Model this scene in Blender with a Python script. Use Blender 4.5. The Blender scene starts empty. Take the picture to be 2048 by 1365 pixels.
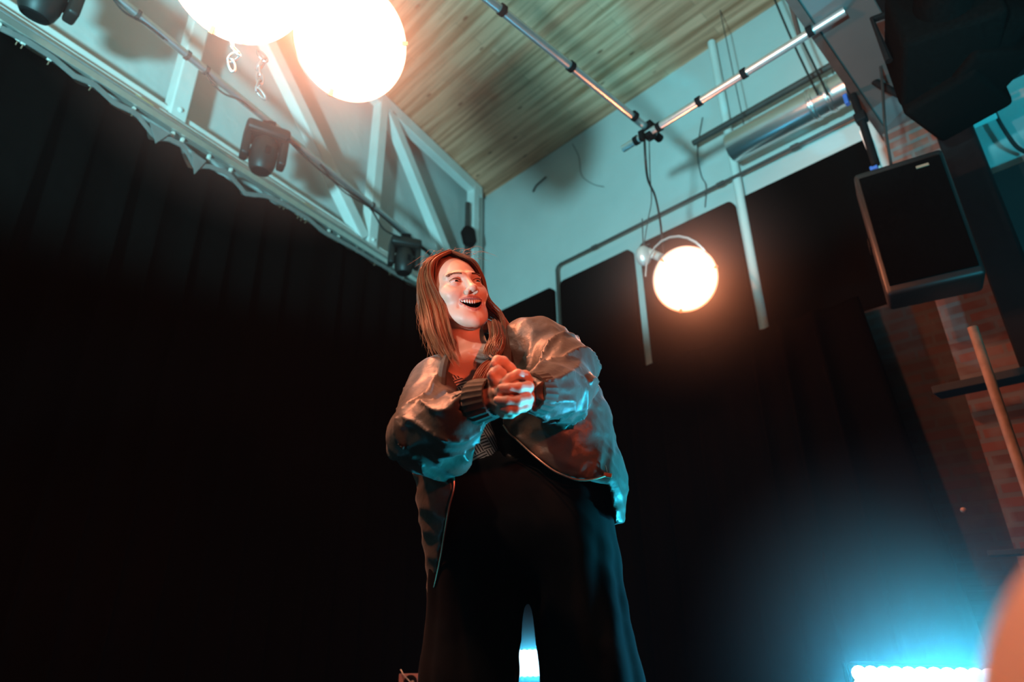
import bpy, bmesh, math, random
import numpy as np
from mathutils import Vector, Matrix
random.seed(7); np.random.seed(7)
SC = bpy.context.scene
COL = SC.collection
R_ = math.radians
# ------------------------------------------------------------------ camera
FPX = 1250.0; PITCH = R_(23.6); ROLL = R_(-0.8); CAMH = 0.75
_F = Vector((0, math.cos(PITCH), math.sin(PITCH)))
_U0 = Vector((0, -math.sin(PITCH), math.cos(PITCH))); _R0 = Vector((1, 0, 0))
_R = _R0*math.cos(ROLL) + _U0*math.sin(ROLL); _U = _U0*math.cos(ROLL) - _R0*math.sin(ROLL)
CAM = Vector((0, 0, CAMH))
cd = bpy.data.cameras.new('camera'); cam = bpy.data.objects.new('camera', cd); COL.objects.link(cam)
cd.sensor_width = 36.0; cd.lens = FPX/2048*36.0; cd.clip_start = 0.01; cd.clip_end = 60
m = Matrix.Identity(4)
for i in range(3):
    m[i][0] = _R[i]; m[i][1] = _U[i]; m[i][2] = -_F[i]; m[i][3] = CAM[i]
cam.matrix_world = m
cd.dof.use_dof = True; cd.dof.focus_distance = 1.68; cd.dof.aperture_fstop = 2.2
SC.camera = cam
vs = SC.view_settings
vs.view_transform = 'Standard'; vs.look = 'None'; vs.exposure = 0.0; vs.gamma = 1.0; vs.use_curve_mapping = False
SC.cycles.max_bounces = 6; SC.cycles.diffuse_bounces = 3; SC.cycles.glossy_bounces = 2
SC.cycles.volume_bounces = 0; SC.cycles.transparent_max_bounces = 8
SC.cycles.sample_clamp_indirect = 4.0
# ------------------------------------------------------------------ world: faint even background light
w = bpy.data.worlds.new('world'); SC.world = w; w.use_nodes = True
nt = w.node_tree; nt.nodes.clear()
wo = nt.nodes.new('ShaderNodeOutputWorld'); bg = nt.nodes.new('ShaderNodeBackground')
bg.inputs[0].default_value = (0.002, 0.003, 0.003, 1); nt.links.new(bg.outputs[0], wo.inputs[0])
def ray(px, py):
    return _F + _R*((px-1024)/FPX) + _U*((682.5-py)/FPX)
def P(px, py, Y):                       # point at forward distance Y (a real plane of the room)
    d = ray(px, py); return CAM + d*(Y/d.y)
def onplane(px, py, p0, n):
    d = ray(px, py); return CAM + d*((p0-CAM).dot(n)/d.dot(n))

# room frame: the back corner and the two wall directions
_dc = ray(957, 403); CORNER = CAM + _dc*(6.5/math.hypot(_dc.x, _dc.y))
CEIL = CORNER.z
AB = R_(-45.4); AL = R_(59.3)
DB = Vector((math.cos(AB), math.sin(AB), 0)); NB = Vector((-math.sin(AB), math.cos(AB), 0))*-1   # back wall: along, normal to the room
DL = Vector((math.cos(AL), math.sin(AL), 0)); NL = Vector((math.sin(AL), -math.cos(AL), 0))       # left wall
Z = Vector((0, 0, 1))
def LW(px, py, off=0.0): return onplane(px, py, CORNER + NL*off, NL)
def BW(px, py, off=0.0): return onplane(px, py, CORNER + NB*off, NB)
def HZ(px, py, z): return onplane(px, py, Vector((0, 0, z)), Z)

# ------------------------------------------------------------------ lights
def light(kind, name, loc, target, energy, col, size=0.1, spot=60, blend=0.6):
    l = bpy.data.lights.new(name, kind); l.energy = energy; l.color = col
    if kind == 'SPOT': l.spot_size = R_(spot); l.spot_blend = blend; l.shadow_soft_size = size
    elif kind == 'AREA': l.shape = 'DISK'; l.size = size; l.spread = R_(spot)
    else: l.shadow_soft_size = size
    o = bpy.data.objects.new(name, l); COL.objects.link(o); o.location = loc
    if target is not None:
        o.rotation_euler = (Vector(target)-Vector(loc)).to_track_quat('-Z', 'Y').to_euler()
    return o
WARM = (1.0, 0.28, 0.12); CYAN = (0.30, 0.82, 1.0)
# stage wash from the lighting position beside and behind the camera, aimed at upper walls and ceiling
light('SPOT', 'front_wash_lamp', (-1.55, -1.05, 0.85), (-1.55+.166, -1.05+.456, 0.85+.875), 1700, (0.31, 0.90, 1.0), 0.15, 88, 0.10)
light('SPOT', 'side_blue_wash_lamp', (2.2, 0.0, 0.5), (3.1, 2.7, 3.9), 370, (0.02, 0.72, 0.95), 0.08, 62, 0.7)
# floor colour lamps
light('SPOT', 'floor_cyan_lamp', (-1.3, 0.62, 0.80), (-0.13, 1.42, 1.50), 125, (0.62, 0.90, 1.0), 0.03, 17, 0.5)
light('SPOT', 'floor_blue_lamp', (1.45, 1.60, 0.45), (0.22, 1.38, 1.14), 230, (0.01, 0.68, 0.96), 0.03, 30, 0.6)
light('SPOT', 'girder_teal_fill', (2.9, 0.6, 0.4), (1.9, 1.9, 4.6), 700, (0.01, 0.60, 0.78), 0.06, 55, 0.6)  # added fill that turns the girder underside teal
light('SPOT', 'low_teal_lamp', (-1.4, 1.0, 0.2), (-0.2, 1.4, 1.0), 5, (0.03, 0.62, 0.85), 0.04, 40, 0.7)
light('SPOT', 'amber_front_lamp', (0.95, -0.1, 1.55), (-0.02, 1.4, 1.40), 105, (1.0, 0.13, 0.05), 0.05, 30, 0.8)
light('SPOT', 'amber_high_lamp', (-0.8, 0.4, 3.0), (0.0, 1.4, 1.35), 80, (1.0, 0.58, 0.40), 0.06, 36, 0.8)

# ------------------------------------------------------------------ materials
def mat(name, col, rough=0.7, metal=0.0, spec=0.5, emit=None, es=0.0, noise=None, bump=None, sheen=0.0):
    mt = bpy.data.materials.new(name); mt.use_nodes = True
    n = mt.node_tree; b = n.nodes['Principled BSDF']
    b.inputs['Base Color'].default_value = (*col, 1); b.inputs['Roughness'].default_value = rough
    b.inputs['Metallic'].default_value = metal; b.inputs['Specular IOR Level'].default_value = spec
    if sheen: b.inputs['Sheen Weight'].default_value = sheen
    if emit: b.inputs['Emission Color'].default_value = (*emit, 1); b.inputs['Emission Strength'].default_value = es
    tc = n.nodes.new('ShaderNodeTexCoord')
    if noise:
        sc, amt = noise
        t = n.nodes.new('ShaderNodeTexNoise'); t.inputs['Scale'].default_value = sc; t.inputs['Detail'].default_value = 5
        n.links.new(tc.outputs['Object'], t.inputs['Vector'])
        r = n.nodes.new('ShaderNodeValToRGB')
        r.color_ramp.elements[0].position = 0.3; r.color_ramp.elements[1].position = 0.7
        r.color_ramp.elements[0].color = (*[c*(1-amt) for c in col], 1); r.color_ramp.elements[1].color = (*[min(1, c*(1+amt)) for c in col], 1)
        n.links.new(t.outputs['Fac'], r.inputs[0]); n.links.new(r.outputs[0], b.inputs['Base Color'])
    if bump:
        sc, st, di = bump
        t = n.nodes.new('ShaderNodeTexNoise'); t.inputs['Scale'].default_value = sc; t.inputs['Detail'].default_value = 4
        n.links.new(tc.outputs['Object'], t.inputs['Vector'])
        bp = n.nodes.new('ShaderNodeBump'); bp.inputs['Strength'].default_value = st; bp.inputs['Distance'].default_value = di
        n.links.new(t.outputs['Fac'], bp.inputs['Height']); n.links.new(bp.outputs[0], b.inputs['Normal'])
    return mt
M = {}
M['wall'] = mat('white_plaster', (0.60, 0.60, 0.58), 0.75, noise=(1.3, 0.06), bump=(9, 0.35, 0.02))
M['paint'] = mat('white_painted_timber', (0.78, 0.78, 0.75), 0.5, noise=(5, 0.05), bump=(14, 0.25, 0.01))
M['black_panel'] = mat('black_acoustic_cloth', (0.0030, 0.0026, 0.0024), 1.0, spec=0.0, noise=(60, 0.2))
M['curtain'] = mat('black_stage_velvet', (0.0018, 0.0014, 0.0013), 1.0, spec=0.0, noise=(30, 0.2))
M['tape'] = mat('grey_curtain_tape', (0.20, 0.19, 0.18), 0.8, noise=(20, 0.1))
M['black_metal'] = mat('black_powder_coat', (0.005, 0.005, 0.0053), 0.8, spec=0.12, noise=(30, 0.15))
M['black_plastic'] = mat('black_plastic', (0.013, 0.011, 0.010), 0.5, noise=(40, 0.1))
M['steel'] = mat('galvanised_steel', (0.62, 0.63, 0.62), 0.35, 0.85, noise=(18, 0.08))
M['alu'] = mat('aluminium_rail', (0.75, 0.75, 0.70), 0.3, 0.8, noise=(25, 0.05))
M['dark_pipe'] = mat('dark_painted_pipe', (0.06, 0.045, 0.04), 0.6, noise=(12, 0.15))
M['duct'] = mat('spiral_duct_metal', (0.75, 0.76, 0.76), 0.28, 0.95, noise=(10, 0.04), bump=(30, 0.05, 0.003))
M['cable'] = mat('black_cable_rubber', (0.018, 0.016, 0.015), 0.6, noise=(30, 0.1))
M['nylon'] = mat('white_nylon', (0.75, 0.73, 0.66), 0.5, noise=(40, 0.05))
M['tan'] = mat('yellow_wood_bracket', (0.55, 0.40, 0.20), 0.6, noise=(20, 0.1))
M['blue'] = mat('blue_tape', (0.03, 0.12, 0.45), 0.5, noise=(20, 0.1))
M['lamp_glow'] = mat('lit_lamp_lens', (0.9, 0.88, 0.85), 0.4, emit=(1.0, 0.975, 0.96), es=0.80)
M['lamp_body'] = mat('spun_aluminium', (0.75, 0.72, 0.70), 0.38, 0.5, noise=(15, 0.04))
M['led_glow'] = mat('lit_led_lens', (0.9, 0.95, 1.0), 0.4, emit=(0.94, 0.985, 1.0), es=1.0)
M['floor'] = mat('black_stage_floor', (0.010, 0.010, 0.011), 0.9, spec=0.15, noise=(4, 0.2))
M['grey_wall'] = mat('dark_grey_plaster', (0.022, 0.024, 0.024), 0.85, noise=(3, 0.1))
M['wood_edge'] = mat('raw_timber_post', (0.36, 0.20, 0.125), 0.6, noise=(14, 0.3), bump=(30, .3, .01))
M['crate'] = mat('dusty_pink_panel', (0.42, 0.24, 0.24), 0.6, noise=(12, 0.1))
M['badge'] = mat('brass_badge', (0.45, 0.25, 0.16), 0.5, 0.3, noise=(12, 0.1))

def wood_mat():
    mt = bpy.data.materials.new('pine_ceiling_boards'); mt.use_nodes = True
    n = mt.node_tree; N = n.nodes.new; L = n.links.new; b = n.nodes['Principled BSDF']
    tc = N('ShaderNodeTexCoord'); mp = N('ShaderNodeMapping'); mp.inputs['Rotation'].default_value = (0, 0, -AB)
    L(tc.outputs['Object'], mp.inputs[0])
    br = N('ShaderNodeTexBrick'); br.offset = 0.37; br.inputs['Scale'].default_value = 1.0
    br.inputs['Brick Width'].default_value = 1.55; br.inputs['Row Height'].default_value = 0.105
    br.inputs['Mortar Size'].default_value = 0.0012; br.inputs['Mortar Smooth'].default_value = 0.6; br.inputs['Bias'].default_value = -0.1
    br.inputs['Color1'].default_value = (0.95, 0.44, 0.28, 1); br.inputs['Color2'].default_value = (0.74, 0.32, 0.19, 1)
    br.inputs['Mortar'].default_value = (0.14, 0.08, 0.05, 1)
    L(mp.outputs[0], br.inputs['Vector'])
    m2 = N('ShaderNodeMapping'); m2.inputs['Scale'].default_value = (0.45, 10, 1); L(mp.outputs[0], m2.inputs[0])
    no = N('ShaderNodeTexNoise'); no.inputs['Scale'].default_value = 1.5; no.inputs['Detail'].default_value = 6; no.inputs['Roughness'].default_value = 0.6
    L(m2.outputs[0], no.inputs['Vector'])
    rp = N('ShaderNodeValToRGB'); rp.color_ramp.elements[0].position = 0.34; rp.color_ramp.elements[0].color = (0.52, 0.40, 0.30, 1)
    rp.color_ramp.elements[1].position = 0.56; rp.color_ramp.elements[1].color = (1, 1, 1, 1)
    L(no.outputs['Fac'], rp.inputs[0])
    mx = N('ShaderNodeMixRGB'); mx.blend_type = 'MULTIPLY'; mx.inputs[0].default_value = 1
    L(br.outputs['Color'], mx.inputs[1]); L(rp.outputs[0], mx.inputs[2])
    m3 = N('ShaderNodeMapping'); m3.inputs['Scale'].default_value = (2.2, 5.0, 1); L(mp.outputs[0], m3.inputs[0])
    vo = N('ShaderNodeTexVoronoi'); vo.inputs['Scale'].default_value = 1.2; L(m3.outputs[0], vo.inputs['Vector'])
    kr = N('ShaderNodeValToRGB'); kr.color_ramp.elements[0].position = 0.05; kr.color_ramp.elements[0].color = (0.30, 0.17, 0.10, 1)
    kr.color_ramp.elements[1].position = 0.11; kr.color_ramp.elements[1].color = (1, 1, 1, 1)
    L(vo.outputs['Distance'], kr.inputs[0])
    mk = N('ShaderNodeMixRGB'); mk.blend_type = 'MULTIPLY'; mk.inputs[0].default_value = 0.85
    L(mx.outputs[0], mk.inputs[1]); L(kr.outputs[0], mk.inputs[2])
    L(mk.outputs[0], b.inputs['Base Color']); b.inputs['Roughness'].default_value = 0.55
    return mt
M['wood'] = wood_mat()
def brick_mat(k=1.0):
    mt = bpy.data.materials.new('old_red_brick'); mt.use_nodes = True
    n = mt.node_tree; N = n.nodes.new; L = n.links.new; b = n.nodes['Principled BSDF']
    tc = N('ShaderNodeTexCoord')
    sx = N('ShaderNodeSeparateXYZ'); L(tc.outputs['Object'], sx.inputs[0])
    ad = N('ShaderNodeMath'); ad.operation = 'SUBTRACT'; L(sx.outputs['X'], ad.inputs[0]); L(sx.outputs['Y'], ad.inputs[1])
    cb = N('ShaderNodeCombineXYZ'); L(ad.outputs[0], cb.inputs['X']); L(sx.outputs['Z'], cb.inputs['Y'])
    br = N('ShaderNodeTexBrick'); br.inputs['Scale'].default_value = 1.0
    br.inputs['Brick Width'].default_value = 0.30; br.inputs['Row Height'].default_value = 0.07; br.inputs['Mortar Size'].default_value = 0.013
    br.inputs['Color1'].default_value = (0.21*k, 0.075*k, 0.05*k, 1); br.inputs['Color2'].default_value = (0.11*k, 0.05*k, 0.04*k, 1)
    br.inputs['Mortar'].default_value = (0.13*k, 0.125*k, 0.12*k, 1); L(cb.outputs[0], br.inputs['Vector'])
    no = N('ShaderNodeTexNoise'); no.inputs['Scale'].default_value = 7; L(tc.outputs['Object'], no.inputs['Vector'])
    rp = N('ShaderNodeValToRGB'); rp.color_ramp.elements[0].position = 0.45; rp.color_ramp.elements[1].position = 0.62
    L(no.outputs['Fac'], rp.inputs[0])
    mx = N('ShaderNodeMixRGB'); L(rp.outputs[0], mx.inputs[0]); L(br.outputs['Color'], mx.inputs[1]); mx.inputs[2].default_value = (0.20*k, 0.19*k, 0.18*k, 1)
    mm = N('ShaderNodeMixRGB'); mm.inputs[0].default_value = 0.55; L(br.outputs['Color'], mm.inputs[1]); L(mx.outputs[0], mm.inputs[2])
    L(mm.outputs[0], b.inputs['Base Color']); b.inputs['Roughness'].default_value = 0.9
    bp = N('ShaderNodeBump'); bp.inputs['Strength'].default_value = 0.4; bp.inputs['Distance'].default_value = 0.01
    iv = N('ShaderNodeInvert'); L(br.outputs['Fac'], iv.inputs[1]); L(iv.outputs[0], bp.inputs['Height']); L(bp.outputs[0], b.inputs['Normal'])
    return mt
M['brick'] = brick_mat(0.8); M['shaded_brick'] = brick_mat(0.16)  # second brick is a copy darkened for the shade at lower right

# ------------------------------------------------------------------ object helpers
def link_mesh(name, me, parent=None, mats=(), smooth=False):
    o = bpy.data.objects.new(name, me); COL.objects.link(o)
    for mt in mats: me.materials.append(mt)
    if smooth: me.polygons.foreach_set('use_smooth', [True]*len(me.polygons))
    if parent is not None:
        o.parent = parent; o.matrix_parent_inverse = parent.matrix_world.inverted()
    return o
def tag(o, label=None, cat=None, group=None, kind=None):
    if label: o['label'] = label
    if cat: o['category'] = cat
    if group: o['group'] = group
    if kind: o['kind'] = kind
    return o
def thing(name, loc, label, cat, group=None, kind=None):
    o = bpy.data.objects.new(name, None); COL.objects.link(o); o.location = loc; o.empty_display_size = 0.05
    o.matrix_world = Matrix.Translation(loc)
    return tag(o, label, cat, group, kind)
class MB:
    def __init__(s): s.bm = bmesh.new()
    def hexa(s, c):                      # 8 corners: bottom 4 ccw, top 4
        v = [s.bm.verts.new(p) for p in c]
        for f in ((3,2,1,0),(4,5,6,7),(0,1,5,4),(1,2,6,5),(2,3,7,6),(3,0,4,7)): s.bm.faces.new([v[i] for i in f])
        return s
    def box(s, c, ax, ay, az, bevel=0):
        c = Vector(c); n0 = len(s.bm.verts)
        s.hexa([c-ax-ay-az, c+ax-ay-az, c+ax+ay-az, c-ax+ay-az, c-ax-ay+az, c+ax-ay+az, c+ax+ay+az, c-ax+ay+az])
        if bevel:
            s.bm.verts.ensure_lookup_table(); vs_ = set(s.bm.verts[n0:])
            es = [e for e in s.bm.edges if e.verts[0] in vs_ and e.verts[1] in vs_]
            bmesh.ops.bevel(s.bm, geom=es, offset=bevel, segments=3, affect='EDGES', profile=0.5)
        return s
    def tube(s, pts, r, seg=12, caps=True, flat=1.0):
        pts = [Vector(p) for p in pts]; n = len(pts)
        rr = r if isinstance(r, (list, tuple)) else [r]*n
        up = None; rings = []
        for i, p in enumerate(pts):
            t = (pts[min(i+1, n-1)]-pts[max(i-1, 0)]).normalized()
            if up is None:
                up = t.orthogonal().normalized()
            up = (up - t*up.dot(t)).normalized(); sd = t.cross(up)
            rings.append([s.bm.verts.new(p + up*math.cos(a)*rr[i]*flat + sd*math.sin(a)*rr[i]) for a in [2*math.pi*k/seg for k in range(seg)]])
        for a, b in zip(rings, rings[1:]):
            for k in range(seg): s.bm.faces.new((a[k], a[(k+1) % seg], b[(k+1) % seg], b[k]))
        if caps and seg > 2:
            s.bm.faces.new(rings[0][::-1]); s.bm.faces.new(rings[-1])
        return s
    def lathe(s, c, axis, prof, seg=40):   # prof: list of (dist along axis, radius)
        c = Vector(c); axis = axis.normalized(); u = axis.orthogonal().normalized(); v = axis.cross(u); rings = []
        for a, r in prof:
            rings.append([s.bm.verts.new(c+axis*a + (u*math.cos(t)+v*math.sin(t))*max(r, 1e-5)) for t in [2*math.pi*k/seg for k in range(seg)]])
        for a, b in zip(rings, rings[1:]):
            for k in range(seg): s.bm.faces.new((a[k], a[(k+1) % seg], b[(k+1) % seg], b[k]))
        return s
    def ell(s, c, ax, ay, az, nu=20, nv=12):
        c = Vector(c); rings = []
        for j in range(nv+1):
            ph = math.pi*j/nv - math.pi/2
            rings.append([s.bm.verts.new(c + ax*math.cos(ph)*math.cos(t) + ay*math.cos(ph)*math.sin(t) + az*math.sin(ph)) for t in [2*math.pi*k/nu for k in range(nu)]])
        for a, b in zip(rings, rings[1:]):
            for k in range(nu): s.bm.faces.new((a[k], a[(k+1) % nu], b[(k+1) % nu], b[k]))
        bmesh.ops.remove_doubles(s.bm, verts=s.bm.verts[:] if len(s.bm.verts) < 4000 else rings[0]+rings[-1], dist=1e-6)
        return s
    def build(s, name, mt, parent=None, smooth=False):
        bmesh.ops.recalc_face_normals(s.bm, faces=s.bm.faces[:])
        me = bpy.data.meshes.new(name); s.bm.to_mesh(me); s.bm.free()
        o = link_mesh(name, me, parent, [mt] if not isinstance(mt, (list, tuple)) else mt, False)
        if smooth:
            me.polygons.foreach_set('use_smooth', [True]*len(me.polygons))
            try: me.set_sharp_from_angle(angle=R_(40))
            except Exception: pass
        return o
def smooth_path(pts, n=8):
    pts = [Vector(p) for p in pts]; out = []
    for i in range(len(pts)-1):
        p0 = pts[max(i-1, 0)]; p1 = pts[i]; p2 = pts[i+1]; p3 = pts[min(i+2, len(pts)-1)]
        for k in range(n):
            t = k/n; out.append(0.5*((2*p1)+(p2-p0)*t+(2*p0-5*p1+4*p2-p3)*t*t+(3*p1-p0-3*p2+p3)*t**3))
    out.append(pts[-1]); return out

# ================================================================== THE ROOM
TH = 0.2
def wall_quad(name, a, b, n, mt, z0=0.0, z1=None):
    z1 = CEIL if z1 is None else z1
    mid = (a+b)/2; ln = (b-a).length/2; d = (b-a).normalized()
    c = Vector((mid.x, mid.y, (z0+z1)/2)) - n*TH/2
    return tag(MB().box(c, d*ln, n*TH/2, Z*(z1-z0)/2).build(name, mt), kind='structure')
c0 = Vector((CORNER.x, CORNER.y, 0))
wall_quad('wall_left', c0 - DL*7.6, c0 + DL*0.2, NL, M['wall'])
wall_quad('wall_back', c0 - DB*0.2, c0 + DB*9.0, NB, M['wall'])
cc = c0 - DL*3.6 + DB*4.0
tag(MB().box(Vector((cc.x, cc.y, CEIL+0.1)), DB*7.0, Vector((-DB.y, DB.x, 0))*7.5, Z*0.1).build('ceiling', M['wood']), kind='structure')
tag(MB().box(Vector((1.0, 2.2, -0.1)), Vector((7, 0, 0)), Vector((0, 6, 0)), Z*0.1).build('floor', M['floor']), kind='structure')

# truss on the left wall --------------------------------------------------
OFF = 0.16
def lw(px, py, off=OFF): return LW(px, py, off)
tr = thing('timber_truss', lw(737, 505), 'white painted timber truss standing off the left wall above the black curtain', 'truss')
def beam(name, a, b, wd, dp, parent, mt=M['paint'], n=NL, bev=0.012):
    a = Vector(a); b = Vector(b); d = (b-a).normalized(); s = n.cross(d).normalized()
    return MB().box((a+b)/2, d*((b-a).length/2), s*wd/2, n*dp/2, bev).build(name, mt, parent)
def zfix(v, z): return Vector((v.x, v.y, z))
zt = CEIL - 0.09
TRK = lw(400, 289, 0.22); ZTR = TRK.z          # height of the curtain rail
zb = ZTR + 0.10
def at_z_col(px, py, z, off=OFF):              # a point of the truss plane straight above/below (px,py)
    v = lw(px, py, off); return zfix(v, z)
def line_l(s, z, off=OFF):                    # s metres from the corner along the left wall
    return zfix(CORNER - DL*s + NL*off, z)
def s_of(px, py, off=OFF): return (CORNER + NL*off - lw(px, py, off)).dot(DL)
s1, s2, s3 = s_of(357, 200), s_of(745, 400), s_of(946, 420)
s0 = s1 + (s1-s2)
beam('top_chord', line_l(6.9, zt), line_l(0.22, zt), 0.15, 0.10, tr)
beam('bottom_chord', line_l(6.9, zb+0.02, 0.10), line_l(0.22, zb+0.02, 0.10), 0.10, 0.16, tr)
for s in (s0, s1, s2, s3): beam('post', line_l(s, zb-0.02), line_l(s, zt), 0.115, 0.11, tr)
for sa, sb in ((s1, s2), (s2, s3)):
    beam('diagonal', line_l(sa-0.10, zt-0.05), line_l(sb+0.08, zb+0.04), 0.125, 0.10, tr)
for s in (s0, s1, s2): MB().ell(line_l(s, zb+0.06, OFF+0.06), DL*0.018, NL*0.012, Z*0.018, 10, 6).build('bolt', M['paint'], tr, True)
# corner downpipe
dp = thing('corner_pipe', line_l(0.10, 2.0, 0.07), 'white vertical pipe in the corner where the two walls meet', 'pipe')
MB().tube([line_l(0.17, 0.05, 0.12), line_l(0.17, CEIL-0.02, 0.12)], 0.045, 16).build('pipe', M['paint'], dp, True)
MB().tube([line_l(0.17, CEIL-0.42, 0.12), line_l(0.36, CEIL-0.55, 0.16)], 0.03, 10).build('branch', M['paint'], dp, True)

# curtain rail -------------------------------------------------------------
rail_off = 0.30
ra = LW(-260, -130, rail_off); rb = LW(836, 566, rail_off)
ra = LW(0, 36, rail_off); rdir = (rb-ra).normalized(); ra = ra - rdir*1.3; rb2 = rb + rdir*1.35
rl = thing('curtain_rail', ra, 'long aluminium curtain rail running along the left wall under the truss', 'curtain rail')
nrm = NL; upv = rdir.cross(nrm).normalized(); upv = upv if upv.z > 0 else -upv
mid = (ra+rb2)/2; hl = (rb2-ra).length/2
b = MB(); b.box(mid+upv*0.016, rdir*hl, nrm*0.022, upv*0.004); b.box(mid+nrm*0.020-upv*0.004, rdir*hl, nrm*0.0035, upv*0.020)
b.box(mid-nrm*0.020-upv*0.004, rdir*hl, nrm*0.0035, upv*0.020); b.box(mid+nrm*0.012-upv*0.022, rdir*hl, nrm*0.009, upv*0.003)
b.build('track', M['alu'], rl)
MB().tube([ra+upv*0.045, rb2+upv*0.045], 0.011, 10).build('support_tube', M['steel'], rl, True)
MB().box(mid+upv*0.10-nrm*0.05, rdir*hl, nrm*0.004, upv*0.018).build('back_strip', M['paint'], rl)
for px, py in ((285, 210), (610, 418)):
    c = onplane(px, py, ra, upv.cross(rdir)) if False else LW(px, py, rail_off-0.02)
    MB().box(c+upv*0.02, rdir*0.055, nrm*0.02, upv*0.012, 0.003).build('joint_bracket', M['tan'], rl)
# gliders
spx = [2, 42, 53, 105, 187, 270, 348, 367, 420, 463, 563, 570, 577, 584, 591, 598, 605, 613, 658, 677, 713, 726, 750, 780, 806]
def rail_pt(px):
    t0, t1 = -2.0, 12.0
    lo, hi = 0.0, hl*2
    for _ in range(40):
        md = (lo+hi)/2; q = ra+rdir*md-CAM
        x = 1024+FPX*q.dot(_R)/q.dot(_F)
        if q.dot(_F) < 0.05 or x < px: lo = md
        else: hi = md
    return ra+rdir*lo, lo
gsrc = None; gpos = []
for i, px in enumerate(spx):
    c, s = rail_pt(px); gpos.append(s)
    if gsrc is None:
        g = MB(); o0 = Vector((0, 0, 0))
        g.box(Vector((0, 0, -0.040)), rdir*0.011, nrm*0.006, Z*0.016, 0.003)
        g.lathe(Vector((0, 0, -0.030))+nrm*0.006, nrm, [(0, 0.011), (0.004, 0.011), (0.004, 0.0)], 12)
        gsrc = g.build('curtain_glider', M['nylon'], None, True)
        gh = MB().tube([(0, 0, -0.052), Vector((0, 0, -0.07))+nrm*0.01, Vector((0, 0, -0.085)), Vector((0, 0, -0.078))-nrm*0.008], 0.0022, 6).build('hook', M['badge'], gsrc)
        go, ho = gsrc, gh
    else:
        go = gsrc.copy(); COL.objects.link(go); ho = gh.copy(); COL.objects.link(ho); ho.parent = go
    go.location = c - upv*0.012
    if i < 10: lab = ['white curtain glider cut by the left photo edge', 'left glider of the close pair near the top left edge', 'right glider of the close pair near the top left edge', 'single white glider just right of the close pair', 'white glider on the rail left of the thick truss post', 'white glider on the rail below left of the truss post foot', 'left glider of the pair under the truss post foot', 'right glider of the pair under the truss post foot', 'white glider between the truss post and the middle moving head', 'white glider on the rail straight below the middle moving head'][i]
    elif i < 18: lab = ['first', 'second', 'third', 'fourth', 'fifth', 'sixth', 'seventh', 'last'][i-10]+' from the left in the tight bunch of curtain gliders'
    else: lab = ['first', 'second', 'third', 'fourth', 'fifth', 'sixth', 'last'][i-18]+' curtain glider right of the tight bunch, toward the corner'
    tag(go, lab, 'curtain glider', 'gliders along the curtain rail')

# curtains -----------------------------------------------------------------
def curtain(name, a, d, n, length, top, lab, seed, amp=0.06, z0=0.02, du=0.018, nz=46, flare=None, mt=None):
    rs = np.random.RandomState(seed)
    nu = int(length/du)+1
    u = np.linspace(0, length, nu)
    ph = np.cumsum(2*np.pi*(u[1]-u[0])/(0.20+0.10*np.interp(u, np.linspace(0, length, 22), rs.rand(22))))
    A = amp*(0.5+0.8*np.interp(u, np.linspace(0, length, 30), rs.rand(30)))
    A2 = 0.02*np.sin(u*37+3*np.sin(u*3.1))
    tz = np.array([top(x) for x in u])
    vs_ = np.zeros((nz+1, nu, 3))
    for j in range(nz+1):
        t = j/nz
        zz = tz*(1-t)+z0*t
        k = min(1, 0.45+t*1.6)
        off = A*k*np.sin(ph+0.35*np.sin(t*2.2+u*1.7)) + A2*k*0.6*math.cos(t*1.5)
        uu = u + (0.03*np.sin(ph*1.0+1.0)*k) + (flare(u, t) if flare else 0)
        for c in range(2):
            vs_[j, :, c] = a[c] + d[c]*uu + n[c]*off
        vs_[j, :, 2] = zz
    idx = np.arange((nz+1)*nu).reshape(nz+1, nu)
    q = np.stack([idx[:-1, :-1], idx[:-1, 1:], idx[1:, 1:], idx[1:, :-1]], -1).reshape(-1, 4)
    me = bpy.data.meshes.new(name); me.from_pydata(vs_.reshape(-1, 3).tolist(), [], q.tolist())
    o = link_mesh(name, me, None, [mt or M['curtain']], True)
    so = o.modifiers.new('thick', 'SOLIDIFY'); so.thickness = 0.004
    if lab: tag(o, lab, 'curtain')
    return o
tslope = rdir.z/math.hypot(rdir.x, rdir.y)
hlen = 2*hl*math.hypot(rdir.x, rdir.y)
sagpx = [(-400, 12), (0, 22), (50, 14), (105, 14), (150, 24), (187, 15), (230, 28), (270, 20), (314, 46), (340, 30), (367, 26), (392, 54), (420, 34), (455, 24), (492, 44), (530, 20), (563, 14), (613, 12), (640, 20), (700, 14), (760, 12), (830, 10)]
sagx = [rail_pt(p)[1] for p, _ in sagpx]; sagd = []
for (p, sg), s in zip(sagpx, sagx):
    q = ra+rdir*s-CAM; sagd.append(sg*q.dot(_F)/FPX)
def topL(u):
    s = u*2*hl/hlen
    return ra.z + tslope*u - 0.03 - float(np.interp(s, sagx, sagd))
curL = curtain('stage_curtain', ra+Vector((0, 0, 0)), Vector((rdir.x, rdir.y, 0)).normalized(), NL, hlen, topL,
        'tall black pleated curtain hanging from the rail along the left wall', 3, amp=0.035)
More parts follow.
